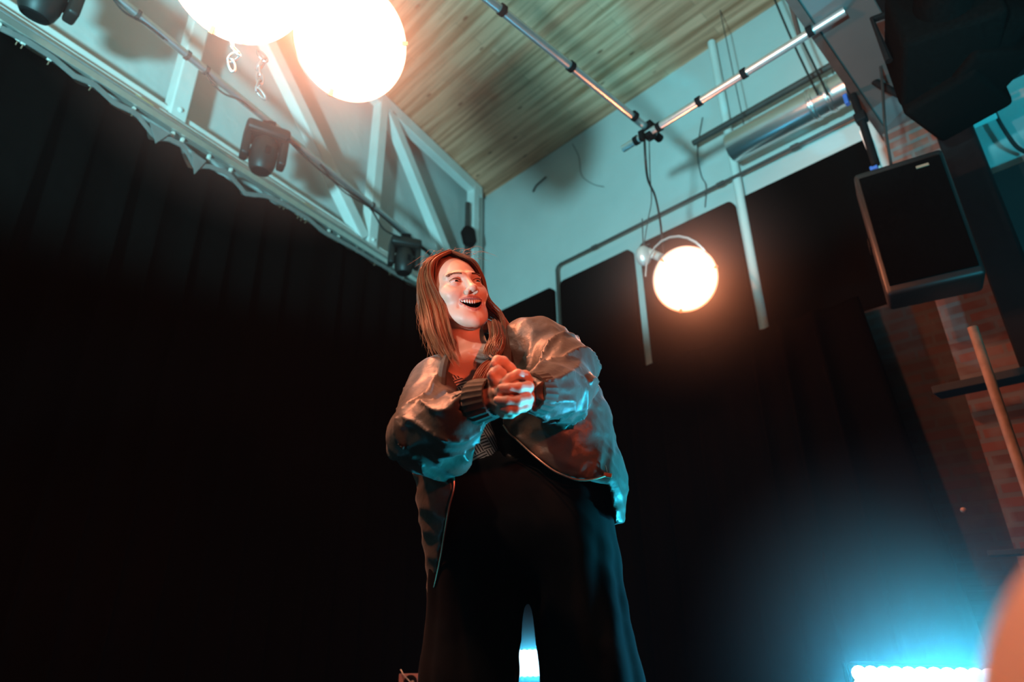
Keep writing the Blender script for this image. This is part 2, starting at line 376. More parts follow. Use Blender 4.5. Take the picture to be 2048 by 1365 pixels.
# grey header tape showing along the sagging top edge, and loose flaps
def ribbon(pts_top, hgt, thick=0.003):
    b = MB()
    for a, c in zip(pts_top, pts_top[1:]):
        b.hexa([a-Z*hgt-nrm*thick, c-Z*hgt-nrm*thick, c-Z*hgt+nrm*thick, a-Z*hgt+nrm*thick, a-nrm*thick, c-nrm*thick, c+nrm*thick, a+nrm*thick])
    return b
hd = Vector((rdir.x, rdir.y, 0)).normalized()
def tp(s, dz=0.0):
    u = s*hlen/(2*hl); return Vector((ra.x, ra.y, 0)) + hd*u + Z*(topL(u)+dz) + NL*0.045
ss = np.linspace(rail_pt(5)[1], rail_pt(800)[1], 90)
ribbon([tp(s, 0.012) for s in ss], 0.035).build('header_tape', M['tape'], curL)
for p, wpx, sg in ((316, 20, 0.055), (394, 15, 0.075)):
    s = rail_pt(p)[1]; a = tp(rail_pt(p-wpx)[1], 0.03); c = tp(rail_pt(p+wpx)[1], 0.03); d = tp(s, -sg)
    b = MB(); f = [a, c, d]
    v0 = [b.bm.verts.new(x+NL*0.010) for x in f]; v1 = [b.bm.verts.new(x+NL*0.014) for x in f]
    b.bm.faces.new(v0); b.bm.faces.new(v1[::-1])
    for i in range(3): b.bm.faces.new((v0[i], v0[(i+1) % 3], v1[(i+1) % 3], v1[i]))
    b.build('loose_flap', M['tape'], curL)

# back curtain hanging under the panels ------------------------------------
co = 0.32
ca = BW(1000, 826, co); cb_ = BW(1880, 560, co)
def topB(u):
    q = ca + DB*u - CAM
    return zb2 + 0.0*u
pL = BW(1295, 730, co); pR = BW(1522, 657, co)
zb2 = (pL.z+pR.z)/2
sL = (pL-CORNER).dot(DB)
def flareB(u, t): return 0.0
curtain('stage_curtain', zfix(CORNER+NB*co+DB*0.72, 0), DB, NB, (BW(1765, 620, co)-CORNER)  .dot(DB)-0.82, lambda u: zb2,
        'black pleated curtain across the back wall below the acoustic panels', 11, amp=0.05,
        flare=lambda u, t: 0.55*t*np.clip((u-2.7)/1.6, 0, 1))

# acoustic panels -----------------------------------------------------------
def panel(name, tl, tr_, lab, zlow, off=0.05, rad=0.05):
    a = BW(*tl, off); b_ = BW(*tr_, off)
    zt_ = (a.z+b_.z)/2
    sa = (a-CORNER).dot(DB); sb = (b_-CORNER).dot(DB)
    # rounded outline
    pts = []
    for (cx, cz, a0) in ((sb-rad, zt_-rad, 0), (sa+rad, zt_-rad, 90), (sa+rad, zlow+rad, 180), (sb-rad, zlow+rad, 270)):
        for k in range(7):
            an = R_(a0+90*k/6); pts.append((cx+rad*math.cos(an), cz+rad*math.sin(an)))
    bm = MB(); f0 = [bm.bm.verts.new(CORNER*1.0 + DB*x + NB*0.004 + Z*(z-CORNER.z)) for x, z in pts]
    f1 = [bm.bm.verts.new(CORNER*1.0 + DB*x + NB*0.06 + Z*(z-CORNER.z)) for x, z in pts]
    bm.bm.faces.new(f0[::-1]); bm.bm.faces.new(f1)
    for k in range(len(pts)): bm.bm.faces.new((f0[k], f0[(k+1) % len(pts)], f1[(k+1) % len(pts)], f1[k]))
    return tag(bm.build(name, M['black_panel']), lab, 'acoustic panel', 'black acoustic panels on the back wall')
panel('acoustic_panel', (985, 627), (1105, 578), 'black rounded wall panel closest to the corner, right behind the woman', 0.9)
panel('acoustic_panel', (1120, 562), (1262, 500), 'black rounded wall panel enclosed by the bent conduit, second from the corner', 0.9)
panel('acoustic_panel', (1279, 486), (1466, 404), 'black rounded wall panel directly behind the round lit lamp', 0.9)
panel('acoustic_panel', (1487, 392), (1740, 278), 'large black wall panel between the lit lamp and the loudspeaker', 0.9, rad=0.02)

# things on the back wall ----------------------------------------------------
def bwpipe(name, pts, r, mt, lab, cat, off, seg=10):
    return tag(MB().tube(pts if pts and isinstance(pts[0], Vector) else [BW(x, y, off) for x, y in pts], r, seg).build(name, mt, None, True), lab, cat)
cz = BW(1441, 368, 0.10).z
ka = BW(1113, 533, 0.10); kb = BW(1960, 110, 0.10)
kp = [zfix(ka, 1.2), zfix(ka, cz-0.05), zfix(ka, cz-0.015)+DB*0.015, zfix(ka, cz)+DB*0.05, zfix(kb, cz)]
cd_ = thing('wall_conduit', zfix(ka, cz), 'thin dark conduit that bends around the panels and runs up right along the back wall', 'conduit')
MB().tube(kp, 0.014, 10).build('conduit_tube', M['dark_pipe'], cd_, True)
for px, py in ((1189, 494), (1441, 368), (1590, 296)):
    c = BW(px, py, 0.10); MB().tube([zfix(c, cz)-DB*0.03, zfix(c, cz)+DB*0.03], 0.021, 10).build('clip', M['dark_pipe'], cd_, True)
# heavy dark pipe above
z1 = BW(1540, 200, 0.16).z
pa = BW(1385, 279, 0.16); pb = BW(1900, 20, 0.16)
hp = thing('wall_pipe', zfix(pa, z1), 'thick dark pipe fixed high on the back wall just above the silver duct', 'pipe')
MB().tube([zfix(pa, z1), zfix(pb, z1)], 0.026, 12).build('pipe', M['dark_pipe'], hp, True)
# vertical pipe put in for the shading of a pole-shadow band
va = BW(1436, 60, 0.06); vb = BW(1522, 655, 0.06)
tag(MB().tube([zfix(BW(1492, 480, 0.06), 0.9), zfix(BW(1452, 235, 0.06), CEIL-0.02)], 0.035, 14).build('shadow_band_pipe', M['paint'], None, True), 'white vertical pipe added for a shadow band on the back wall between two black panels', 'pipe')
# duct
dz = BW(1570, 240, 0.30).z
da = BW(1462, 308, 0.30); db = BW(1745, 150, 0.30)
dt = thing('ventilation_duct', zfix(da, dz), 'round silver ventilation duct high on the back wall', 'duct')
dr = 0.118
DA = zfix(da, dz); DE = zfix(BW(1790, 130, 0.30), dz)
bmd = MB(); L_ = (DE-DA).length; prof = [(0, 0.001), (0.004, dr*0.94), (0.02, dr)]
k = 0.0
prof += [(L_, dr)]
bmd.lathe(DA, DB, prof, 40); bmd.build('duct_tube', M['duct'], dt, True)
for px in (1625, 1662):
    s = (BW(px, 200, 0.30)-DA).dot(DB); MB().lathe(DA, DB, [(s-0.02, dr), (s-0.015, dr+0.006), (s-0.004, dr+0.006), (s, dr+0.001), (s+0.004, dr+0.006), (s+0.015, dr+0.006), (s+0.02, dr)], 40).build('seam_ring', M['duct'], dt, True)
for px in (1490, 1700):
    s = (BW(px, 260, 0.30)-DA).dot(DB); c = DA + DB*s
    MB().tube([c+Z*dr, zfix(c, CEIL-0.01)], 0.004, 6).build('hanger_rod', M['dark_pipe'], dt)
# thin loose wires and small mark on the wall
def wire(name, pts, r, lab, cat='cable', mt=None, seg=6):
    return tag(MB().tube(smooth_path(pts, 6), r, seg).build(name, mt or M['cable'], None, True), lab, cat)
wire('wall_wire', [BW(x, y, 0.02) for x, y in ((1405, 235), (1395, 300), (1402, 350), (1412, 372), (1410, 415))], 0.004, 'thin grey wire hanging down the back wall above the lit lamp panel', mt=M['grey_wall'])
wire('wall_hook', [BW(x, y, 0.03) for x, y in ((1066, 384), (1072, 372), (1083, 362), (1092, 354))], 0.010, 'small grey hook stuck on the back wall near the ceiling corner', 'hook', mt=M['grey_wall'])
wire('wall_wire', [BW(x, y, 0.02) for x, y in ((1145, 288), (1158, 315), (1163, 350), (1185, 368), (1208, 374))], 0.003, 'faint wire curling on the back wall left of the hanging pipe junction', mt=M['grey_wall'])
for i, (x0, x1, lb) in enumerate(((1585, 1632, 'thin dark cable drooping in front of the silver duct, left of two'), (1606, 1652, 'thin dark cable drooping in front of the silver duct, right of two'))):
    wire('drop_cable', [BW(x0-60+10*i, -60, 0.5), BW(x0-10, 60, 0.5), BW(x0+22, 130, 0.45), BW(x1+4, 190, 0.45)], 0.008, lb)

# ================================================================== hanging pipes
def clamp_ring(c, d, r, parent, mt=M['black_metal'], w_=0.03):
    MB().lathe(c-d*w_/2, d, [(0, r*0.9), (0, r*1.28), (w_, r*1.28), (w_, r*0.9)], 16).build('clamp', mt, parent, True)
hz = HZ(1300, 262, 3.62)
ZP = 3.62
H0 = HZ(1318, 276, ZP); Hd = (HZ(980, 0, ZP)-HZ(1300, 258, ZP)); H1 = HZ(980, 0, ZP)+Hd.normalized()*1.2
g1 = thing('hanging_pipe', H0, 'long steel lighting pipe crossing under the ceiling toward the top edge', 'pipe')
MB().tube([H0, H1], 0.024, 16).build('pipe', M['steel'], g1, True)
MB().tube([H0-Hd.normalized()*0.012, H0+Hd.normalized()*0.05], 0.027, 16).build('end_cap', M['black_metal'], g1, True)
for px, py in ((1004, 20), (1142, 133), (1268, 232)): clamp_ring(HZ(px, py, ZP), Hd.normalized(), 0.024, g1)
MB().tube([H0+Hd.normalized()*1.9+Z*0.02, zfix(H0+Hd.normalized()*1.9, CEIL)], 0.012, 8).build('suspension_rod', M['dark_pipe'], g1)
ZQ = ZP-0.055
Q0 = HZ(1246, 298, ZQ); Q1 = HZ(1690, 22, ZQ); Qd = (Q1-Q0).normalized()
g2 = thing('hanging_pipe', Q0, 'shorter steel lighting pipe running right parallel to the back wall, in front of the duct', 'pipe')
MB().tube([Q0, Q1], 0.024, 16).build('pipe', M['steel'], g2, True)
for px, py in ((1273, 281), (1318, 254), (1398, 203), (1488, 147), (1620, 62)): clamp_ring(HZ(px, py, ZQ), Qd, 0.024, g2)
for px, py in ((1600, 76),):
    c = HZ(px, py, ZQ); MB().tube([c, zfix(c, CEIL)], 0.012, 8).build('suspension_rod', M['dark_pipe'], g2)
JX = HZ(1298, 262, ZP-0.028)
jn = thing('pipe_coupler', JX, 'black swivel coupler clamping the two hanging pipes together', 'clamp')
Hn = Hd.normalized()
MB().box(JX+Z*0.028, Hn*0.032, Hn.cross(Z)*0.036, Z*0.030, 0.008).build('upper_jaw', M['black_metal'], jn)
MB().box(JX-Z*0.030, Qd*0.030, Qd.cross(Z)*0.036, Z*0.028, 0.008).build('lower_jaw', M['black_metal'], jn)
MB().tube([JX-Z*0.0+Hn.cross(Z)*0.04, JX+Hn.cross(Z)*0.085], 0.010, 8).build('bolt', M['steel'], jn)
MB().box(HZ(1283, 272, ZQ-0.05), Qd*0.014, Qd.cross(Z)*0.018, Z*0.035, 0.004).build('hook_clamp', M['black_metal'], jn)

# left pipe parallel to the truss, with cables
po = 0.62
A0 = LW(239, 0, po); A1 = LW(806, 462, po); Ad = (A1-A0).normalized()
g3 = thing('hanging_pipe', A0, 'steel lighting pipe in front of the left wall truss carrying the moving heads', 'pipe')
MB().tube([A0-Ad*1.6, A1+Ad*0.5], 0.024, 16).build('pipe', M['steel'], g3, True)
for px in (275, 375, 412, 744): 
    t = (px-239)/(806-239); c = LW(239+(806-239)*t, 462*t, po); clamp_ring(c, Ad, 0.024, g3, M['dark_pipe'], 0.02)
def ppt(px, dx=0, dy=0, off=po+0.03): t = (px-239)/(806-239); return LW(px+dx, 462*t+dy, off)
wire('power_cable', [ppt(190, 0, -10), ppt(230, -6, 2), ppt(262, -12, 6), ppt(290, 0, 6), ppt(330, -2, 4)], 0.006, 'dark cable looping onto the left lighting pipe near the top edge')
wire('power_cable', [ppt(410, 0, 4), ppt(430, -4, 12), ppt(455, -6, 12), ppt(480, 0, 4), ppt(505, 0, 4)], 0.006, 'dark cable sagging below the left pipe just before the middle moving head', mt=M['dark_pipe'])
wire('power_cable', [ppt(560, 0, 2), ppt(600, -2, 8), ppt(640, -4, 10), ppt(690, -4, 8), ppt(740, -2, 6), ppt(780, -12, 18), ppt(806, -2, 14)], 0.007, 'dark cable strapped along the left pipe toward the far moving head')
wire('power_cable', [ppt(640, 0, 2), ppt(690, -7, 12), ppt(735, -3, 7), ppt(770, 0, 6), ppt(815, 4, 14), ppt(840, 0, 6)], 0.005, 'thin second cable tied beside the strapped cable on the left pipe')

# moving heads ---------------------------------------------------------------
def moving_head(c, sc, yaw, tilt, lab):
    """c: pipe point it hangs from"""
    t = thing('moving_head_light', c, lab, 'stage light', 'moving heads on the left pipe')
    R = Matrix.Rotation(yaw, 3, 'Z'); X = R @ Vector((1, 0, 0)); Yv = R @ Vector((0, 1, 0))
    def q(x, y, z): return c + (X*x + Yv*y + Z*z)*sc
    MB().box(q(0, 0, -0.035), X*0.045*sc, Yv*0.03*sc, Z*0.045*sc, 0.008*sc).build('hook_clamp', M['black_metal'], t)
    b = MB(); b.box(q(0, 0, -0.115), X*0.15*sc, Yv*0.10*sc, Z*0.045*sc, 0.03*sc); b.box(q(0, 0, -0.15), X*0.12*sc, Yv*0.08*sc, Z*0.02*sc, 0.01*sc)
    b.build('base', M['black_plastic'], t, True)
    for s in (-1, 1):
        MB().box(q(0.125*s, 0, -0.24), X*0.028*sc, Yv*0.055*sc, Z*0.115*sc, 0.018*sc).build('yoke_arm', M['black_plastic'], t, True)
    ax = (Matrix.Rotation(tilt, 3, X) @ (Z*-1)).normalized(); hc = q(0, 0, -0.27)
    MB().lathe(hc, ax, [(-0.115*sc, 0.001), (-0.115*sc, 0.05*sc), (-0.09*sc, 0.078*sc), (0.0, 0.094*sc), (0.09*sc, 0.090*sc), (0.13*sc, 0.080*sc), (0.15*sc, 0.068*sc), (0.152*sc, 0.001)], 28).build('head', M['black_plastic'], t, True)
    MB().lathe(hc+ax*0.150*sc, ax, [(0, 0.062*sc), (0.008*sc, 0.062*sc), (0.010*sc, 0.052*sc), (0.004*sc, 0.05*sc), (0.008*sc, 0.03*sc), (0.010*sc, 0.001)], 28).build('lens', M['black_metal'], t, True)
    for k in range(3):
        an = 0.6+2.1*k; u = ax.orthogonal().normalized(); v = ax.cross(u)
        MB().box(hc+(u*math.cos(an)+v*math.sin(an))*0.094*sc+ax*0.02*sc, ax*0.03*sc, (u*-math.sin(an)+v*math.cos(an))*0.018*sc, (u*math.cos(an)+v*math.sin(an))*0.006*sc, 0.003).build('cooling_rib', M['black_metal'], t)
    return t
def ph_(px): t = (px-239)/(806-239); return LW(px, 462*t, po)
moving_head(ph_(539)+Vector((0, 0, -0.01)), 0.92, 0.55, 0.12, 'black moving head light hanging in the middle of the left pipe')
moving_head(ph_(812)+Vector((0, 0, -0.02)), 0.86, 0.35, 0.05, 'black moving head light at the far end of the left pipe just above the woman')
moving_head(LW(122, -92, po), 0.98, 0.9, 0.35, 'black moving head light cut off by the top left edge of the photo')
# small fixture in the corner
fx = thing('corner_fixture', BW(940, 480, 0.5), 'small black fixture on a dark rod in the corner behind the woman', 'stage light')
ca_ = LW(935, 425, 0.20); cb2 = LW(943, 560, 0.20)
rod0 = zfix(ca_, ca_.z); MB().tube([zfix(ca_, CEIL-0.42), zfix(ca_, cb2.z-0.6)], 0.028, 10).build('rod', M['dark_pipe'], fx, True)
fc = zfix(ca_, LW(940, 482, 0.20).z)
MB().lathe(fc+Z*0.13, -Z+DB*0.25, [(0, 0.001), (0, 0.05), (0.06, 0.085), (0.2, 0.08), (0.25, 0.05), (0.25, 0.001)], 18).build('housing', M['black_metal'], fx, True)

# ================================================================== scoop floods
def scoop(c, n, R, lab, hang=None, body=0.24, energy=260, body_col=None):
    n = n.normalized(); t = thing('flood_lamp', c, lab, 'stage lamp', 'round lit flood lamps')
    u = Z.cross(n).normalized(); v = n.cross(u)
    # bowl behind the glass
    MB().lathe(c, -n, [(0.0, R*1.0), (R*0.25, R*0.99), (R*0.6, R*0.86), (R*0.95, R*0.55), (R*1.15, R*0.36), (R*1.55, R*0.34), (R*1.6, R*0.30), (R*1.6, 0.001)], 48).build('bowl', M['lamp_body'], t, True)
    MB().lathe(c-n*0.012, n, [(0, R*1.0), (0, R*1.045), (0.022, R*1.045), (0.022, R*0.985), (0.010, R*0.985)], 64).build('rim', M['lamp_body'], t, True)
    MB().lathe(c+n*0.004, n, [(0, R*0.99), (0.006, R*0.99), (0.014, R*0.7), (0.018, R*0.35), (0.019, 0.0005)], 64).build('lens', M['lamp_glow'], t, True)
    for k in range(3):
        a = R_(25+120*k); d = u*math.cos(a)+v*math.sin(a); w_ = n.cross(d)
        MB().box(c+d*R*1.0+n*0.012, d*0.014, w_*0.007, n*0.009, 0.002).build('gel_clip', M['badge'], t)
    for k in range(3):
        MB().lathe(c-n*(R*(1.18+0.13*k)), -n, [(0, R*0.35), (0, R*0.40), (0.006, R*0.40), (0.006, R*0.35)], 32).build('cooling_fin', M['lamp_body'], t, True)
    # yoke
    yk = []
    for k in range(13):
        a = math.pi*k/12; yk.append(c - n*R*0.5 + u*math.cos(a)*R*1.14 + (v*0.9-n*0.35).normalized()*math.sin(a)*R*1.4)
    MB().tube(yk, 0.009, 8, flat=0.4).build('yoke', M['lamp_body'], t, True)
    topy = yk[6]
    if hang is not None:
        MB().tube([topy, hang], 0.010, 8).build('hanging_rod', M['steel'], t, True)
    light('POINT', 'flood_beam', c+n*0.06, None, energy, WARM, 0.03)
    return t, topy
towards = lambda c: (CAM-c).normalized()
SR = _R
c3 = CAM + ray(1371, 559).normalized()*4.15
n3 = (towards(c3)*1.0 + _R*0.34 - _U*0.10)
s3_, y3 = scoop(c3, n3, 0.202, 'lit round flood lamp hanging on a cable in front of the back wall', energy=48)
c1 = CAM + ray(703, 84).normalized()*2.75
n1 = (towards(c1) + _R*0.30 + _U*0.12)
scoop(c1, n1, 0.210, 'fully visible lit flood lamp at the top, right one of the close pair', hang=zfix(c1+Vector((-0.1, 0.12, 0)), c1.z+0.75), energy=120)
c2 = CAM + ray(481, -60).normalized()*2.55
n2 = (towards(c2) + _R*0.16 + _U*0.05)
scoop(c2, n2, 0.214, 'lit round flood lamp cut by the top edge, the left one of the close pair', hang=zfix(c2+Vector((-0.1, 0.12, 0)), c2.z+0.6), energy=120)
# pipe above the pair (out of frame, they hang from it)
pp = zfix(c1+Vector((-0.1, 0.12, 0)), c1.z+0.77); pq = zfix(c2+Vector((-0.1, 0.12, 0)), c2.z+0.62)
# safety chains between the pair
def chain(c, sc, lab, n=7, seed=1):
    rs = random.Random(seed); t = thing('safety_chain', c, lab, 'chain')
    p = Vector(c); 
    for i in range(n):
        d = Vector((rs.uniform(-1, 1), rs.uniform(-.5, .5), -1.1)).normalized(); q = d.orthogonal().normalized(); q = Matrix.Rotation(rs.uniform(0, 3), 3, d) @ q
        pts = []
        for k in range(17):
            a = 2*math.pi*k/16
            pts.append(p + d*(math.sin(a)*0.020+0.016)*sc + q*math.cos(a)*0.0085*sc)
        MB().tube(pts, 0.0032*sc, 6, caps=False).build('chain_link', M['steel'], t, True)
        p = p + d*0.028*sc
    return t
chain(P(517, 103, c1.y+0.1), 1.5, 'bunched shiny safety chain dangling below the left flood lamp', 6, 2)
chain(P(462, 76, c2.y+0.1), 1.2, 'small bright chain end close to the left flood lamp rim', 4, 5)
# cable and chain down to the far lamp
YJ = HZ(1289, 280, ZQ-0.05)
yc = c3.y
wire('lamp_cable', [YJ, P(1291, 318, YJ.y), P(1296, 360, (YJ.y+yc)/2), P(1310, 392, yc), P(1320, 440, yc), P(1327, 500, yc+0.1), c3-n3.normalized()*0.33], 0.008, 'black cable dropping from the pipe junction to the far flood lamp')
wire('lamp_wire', [YJ+Vector((0.03, 0, 0)), P(1300, 350, (YJ.y+yc)/2), P(1303, 400, yc), P(1296, 440, yc), P(1288, 490, yc+0.1)], 0.0035, 'thin suspension wire beside the black lamp cable', mt=M['dark_pipe'])
# suspension clamp body at its left
hb = P(1287, 512, yc+0.16)
lb_ = thing('lamp_hanger', hb, 'grey hanger bracket behind the left side of the far flood lamp', 'bracket')
MB().ell(hb, Vector((0.055, 0, 0)), Vector((0, 0.05, 0)), Vector((0, 0, 0.075)), 18, 12).build('socket', M['lamp_body'], lb_, True)
MB().tube([hb+Vector((0.03, 0, 0.03)), P(1322, 516, yc+0.1)], 0.03, 12).build('arm', M['lamp_body'], lb_, True)
MB().tube([hb+Vector((-0.02, 0, 0.07)), hb+Vector((0.05, 0, 0.09))], 0.008, 8).build('pin', M['dark_pipe'], lb_, True)
MB().tube([hb, hb+Z*0.3+Vector((0.02, 0, 0))], 0.004, 6).build('wire_loop', M['dark_pipe'], lb_, True)

# ================================================================== right side
WP = Vector((math.cos(R_(44.6)), math.sin(R_(44.6)), 0))      # perpendicular to the back wall
PO = 0.30
pbl = BW(1762, 300, 0.0); pbr = BW(1905, 300, 0.0)
spl = (BW(1758, 250, PO)-CORNER).dot(DB); spr = (BW(1915, 300, PO)-CORNER).dot(DB)
zpt = BW(1830, 236, PO).z
cpl = zfix(CORNER+DB*(spl+spr)/2+NB*PO/2, zpt/2)
tag(MB().box(cpl, DB*(spr-spl)/2, NB*PO/2, Z*zpt/2).build('brick_pillar', M['brick']), 'old brick pillar against the back wall behind the black loudspeaker', 'pillar')
# girder resting on the pillar, running out over the room
GH = 0.42; gw = (spr-spl)*0.5
g_a = zfix(CORNER+DB*(spl+spr)/2, zpt+GH/2)
gl = 5.2
gd = thing('ceiling_girder', zfix(g_a, zpt), 'wide teal lit girder running from the brick pillar up over the room', 'girder')
MB().box(g_a+NB*gl/2, NB*gl/2, DB*gw*0.82, Z*GH/2, 0.01).build('girder_body', M['grey_wall'] if False else mat('grey_painted_girder', (0.09, 0.095, 0.095), 0.7, noise=(3, 0.08)), gd)
MB().box(g_a+NB*gl/2-DB*gw*0.95-Z*GH*0.30, NB*gl/2, DB*gw*0.13, Z*GH*0.22).build('dark_flange', M['dark_pipe'], gd)
MB().box(g_a+NB*gl/2+DB*gw*1.02-Z*GH*0.30, NB*gl/2, DB*gw*0.2, Z*GH*0.25).build('dark_flange', M['black_metal'], gd)
# dark truss right of the girder
tt = thing('black_truss', g_a+DB*0.7, 'black lattice lighting truss with equipment filling the top right of the photo', 'truss')
tb = g_a + DB*(gw*1.02+0.30) + Z*-0.05
def tch(dx, dzz): return [tb+DB*dx+Z*dzz+NB*0.25, tb+DB*dx+Z*dzz+NB*3.9]
for dx, dzz in ((-0.16, -0.16), (0.16, -0.16), (-0.16, 0.16), (0.16, 0.16)):
    MB().tube(tch(dx, dzz), 0.028, 10).build('chord', M['black_metal'], tt, True)
b = MB()
for k in range(13):
    s = 0.3+0.28*k; e = s+0.28
    for (x0, z0_), (x1, z1_) in (((-.16, -.16), (.16, -.16)), ((-.16, -.16), (-.16, .16)), ((.16, -.16), (.16, .16)), ((-.16, .16), (.16, .16))):
        pA, pB = ((x0, z0_), (x1, z1_)) if k % 2 else ((x1, z1_), (x0, z0_))
        b.tube([tb+DB*pA[0]+Z*pA[1]+NB*s, tb+DB*pB[0]+Z*pB[1]+NB*e], 0.014, 6)
b.build('bracing', M['black_metal'], tt, True)
def pt_r(px, py, off): return BW(px, py, off)
# bulky fixtures and drape hung on that truss
def bulk(px, py, off, sx, sy, sz, lab, rot=0.0):
    c = BW(px, py, off); t = thing('stage_projector', c, lab, 'stage light')
    a = AB+rot; X = Vector((math.cos(a), math.sin(a), 0)); Yv = Vector((-math.sin(a), math.cos(a), 0))
    MB().box(c, X*sx, Yv*sy, Z*sz, 0.03).build('housing', M['black_panel'], t, True)
    MB().lathe(c-Yv*sy, -Yv, [(0, sz*0.7), (0.12, sz*0.62), (0.13, sz*0.5), (0.13, 0.001)], 24).build('barrel', M['black_panel'], t, True)
    MB().tube([c+X*sx*1.1-Z*sz*0.2, c+X*sx*1.15+Z*sz*1.5, c-X*sx*1.15+Z*sz*1.5, c-X*sx*1.1-Z*sz*0.2], 0.018, 8).build('yoke', M['black_metal'], t)
    return t
bulk(1880, 75, 1.3, 0.20, 0.22, 0.17, 'bulky black projector under the truss, highest of the dark fixtures at top right', 0.3)
bulk(1900, 175, 1.0, 0.17, 0.20, 0.15, 'black projector with its barrel under the truss just above the window strip', -0.2)
bulk(1950, 120, 1.1, 0.15, 0.16, 0.14, 'black projector at the right end of the dark fixture cluster', 0.8)
# dark standing column of curtain / steel right of the pillar
sk = (BW(1925, 330, 0.45)-CORNER).dot(DB)
tag(MB().box(zfix(CORNER+DB*(sk+0.02)+NB*0.42, 2.05), DB*0.085, NB*0.09, Z*2.05, 0.01).build('steel_column', M['black_metal']), 'black steel column standing right of the brick pillar', 'column')
# grey lower wall at far right, and recess frame
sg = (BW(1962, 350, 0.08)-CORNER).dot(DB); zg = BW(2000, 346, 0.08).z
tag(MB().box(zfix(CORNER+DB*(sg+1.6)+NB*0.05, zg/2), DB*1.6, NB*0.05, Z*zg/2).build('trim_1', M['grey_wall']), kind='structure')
tag(MB().box(BW(2040, 88, 0.35), DB*0.30, NB*0.16, Z*0.10, 0.01).build('ledge_box', M['black_metal']), 'dark ledge box high on the wall at the right edge', 'box')
tag(MB().box(BW(1925, 236, 0.25)+NB*0.0, DB*0.15, NB*0.10, Z*0.045, 0.01).build('pillar_capital', M['wall']), 'pale stone capital on the wall right of the black column', 'ledge')
wire('wall_cable', [BW(x, y, 0.12) for x, y in ((1978, 180), (1990, 225), (2010, 262), (2035, 295), (2070, 312))], 0.012, 'grey cable sagging down the blue lit wall at the right edge', mt=M['grey_wall'])
wire('wall_cable', [BW(x, y, 0.12) for x, y in ((1975, 122), (2000, 120), (2030, 112), (2070, 100))], 0.016, 'brown cable running right across the blue lit wall under the ledge box', mt=M['dark_pipe'])
wire('wall_cable', [BW(x, y, 0.5) for x, y in ((1640, 8), (1690, 90), (1740, 160), (1768, 215))], 0.010, 'thin cable running along under the teal girder')
wire('wall_cable', [BW(x, y, 0.9) for x, y in ((1745, 60), (1757, 110), (1764, 160), (1770, 250), (1782, 330))], 0.008, 'thin cable dropping from the girder in front of the brick pillar')
# speaker pole
s0_ = BW(1650, 60, 0.9); 
spk = thing('speaker_bracket', BW(1720, 240, 0.8), 'black suspension pole with blue tape slanting down to the loudspeaker', 'bracket')
e0 = BW(1655, 85, 0.80); e1 = BW(1790, 390, 0.80)
MB().tube([e0, BW(1690, 150, .8), BW(1722, 235, .8), BW(1752, 330, .8)], 0.022, 10).build('pole', M['black_metal'], spk, True)
MB().tube([BW(1683, 118, .8), BW(1760, 170, .8), BW(1870, 225, .8)], 0.020, 10).build('brace', M['black_metal'], spk, True)
MB().box(BW(1693, 200, .78), DB*0.012, NB*0.02, Z*0.035, 0.004).build('tape', M['blue'], spk)
MB().box(BW(1749, 337, .78), DB*0.02, NB*0.02, Z*0.012, 0.004).build('tape', M['blue'], spk)
MB().box(BW(1722, 236, .8), DB*0.03, NB*0.03, Z*0.03, 0.006).build('joint', M['black_metal'], spk)
ln = MB().tube([BW(1725, 262, .76), BW(1745, 310, .76), BW(1767, 362, .76)], 0.018, 10).build('safety_strap', M['paint'], spk, True); ln['label'] = 'pale strap'
# loudspeaker: corner points at distance
SO = 0.78
tl, trr, bl = BW(1765, 368, SO), BW(1905, 352, SO), BW(1775, 622, SO)
cS = BW(1836, 490, SO); hS = (BW(1765, 368, SO)-BW(1775, 622, SO)).length/2
spn = thing('loudspeaker', cS, 'big black loudspeaker cabinet hung high in front of the brick pillar', 'loudspeaker')
yaw = R_(-31)
X = Vector((math.cos(yaw), math.sin(yaw), 0)); Yv = Vector((-math.sin(yaw), math.cos(yaw), 0))
zl, zh = BW(1790, 617, SO).z, BW(1790, 366, SO).z
cS = zfix(cS, (zl+zh)/2); hz_ = (zh-zl)/2; wx = 0.205
bmS = MB(); bmS.box(cS-Yv*0.07, X*wx, Yv*0.11, Z*(hz_*1.04), 0.022); bmS.build('cabinet', M['black_plastic'], spn, True)
MB().box(cS-Yv*0.186, X*(wx-0.02), Yv*0.006, Z*(hz_-0.03), 0.004).build('grille', M['black_panel'], spn)
MB().box(cS-Yv*0.196+X*0.10+Z*(hz_-0.07), X*0.028, Yv*0.002, Z*0.007).build('badge', M['badge'], spn)
MB().box(cS-X*(wx+0.004)+Yv*0.02+Z*0.02, X*0.006, Yv*0.05, Z*0.03, 0.004).build('side_handle', M['black_metal'], spn)
for s in (-1, 1): MB().tube([cS+X*0.12*s+Z*hz_, cS+X*0.12*s+Z*(hz_+0.06)], 0.008, 8).build('eye_bolt', M['steel'], spn)
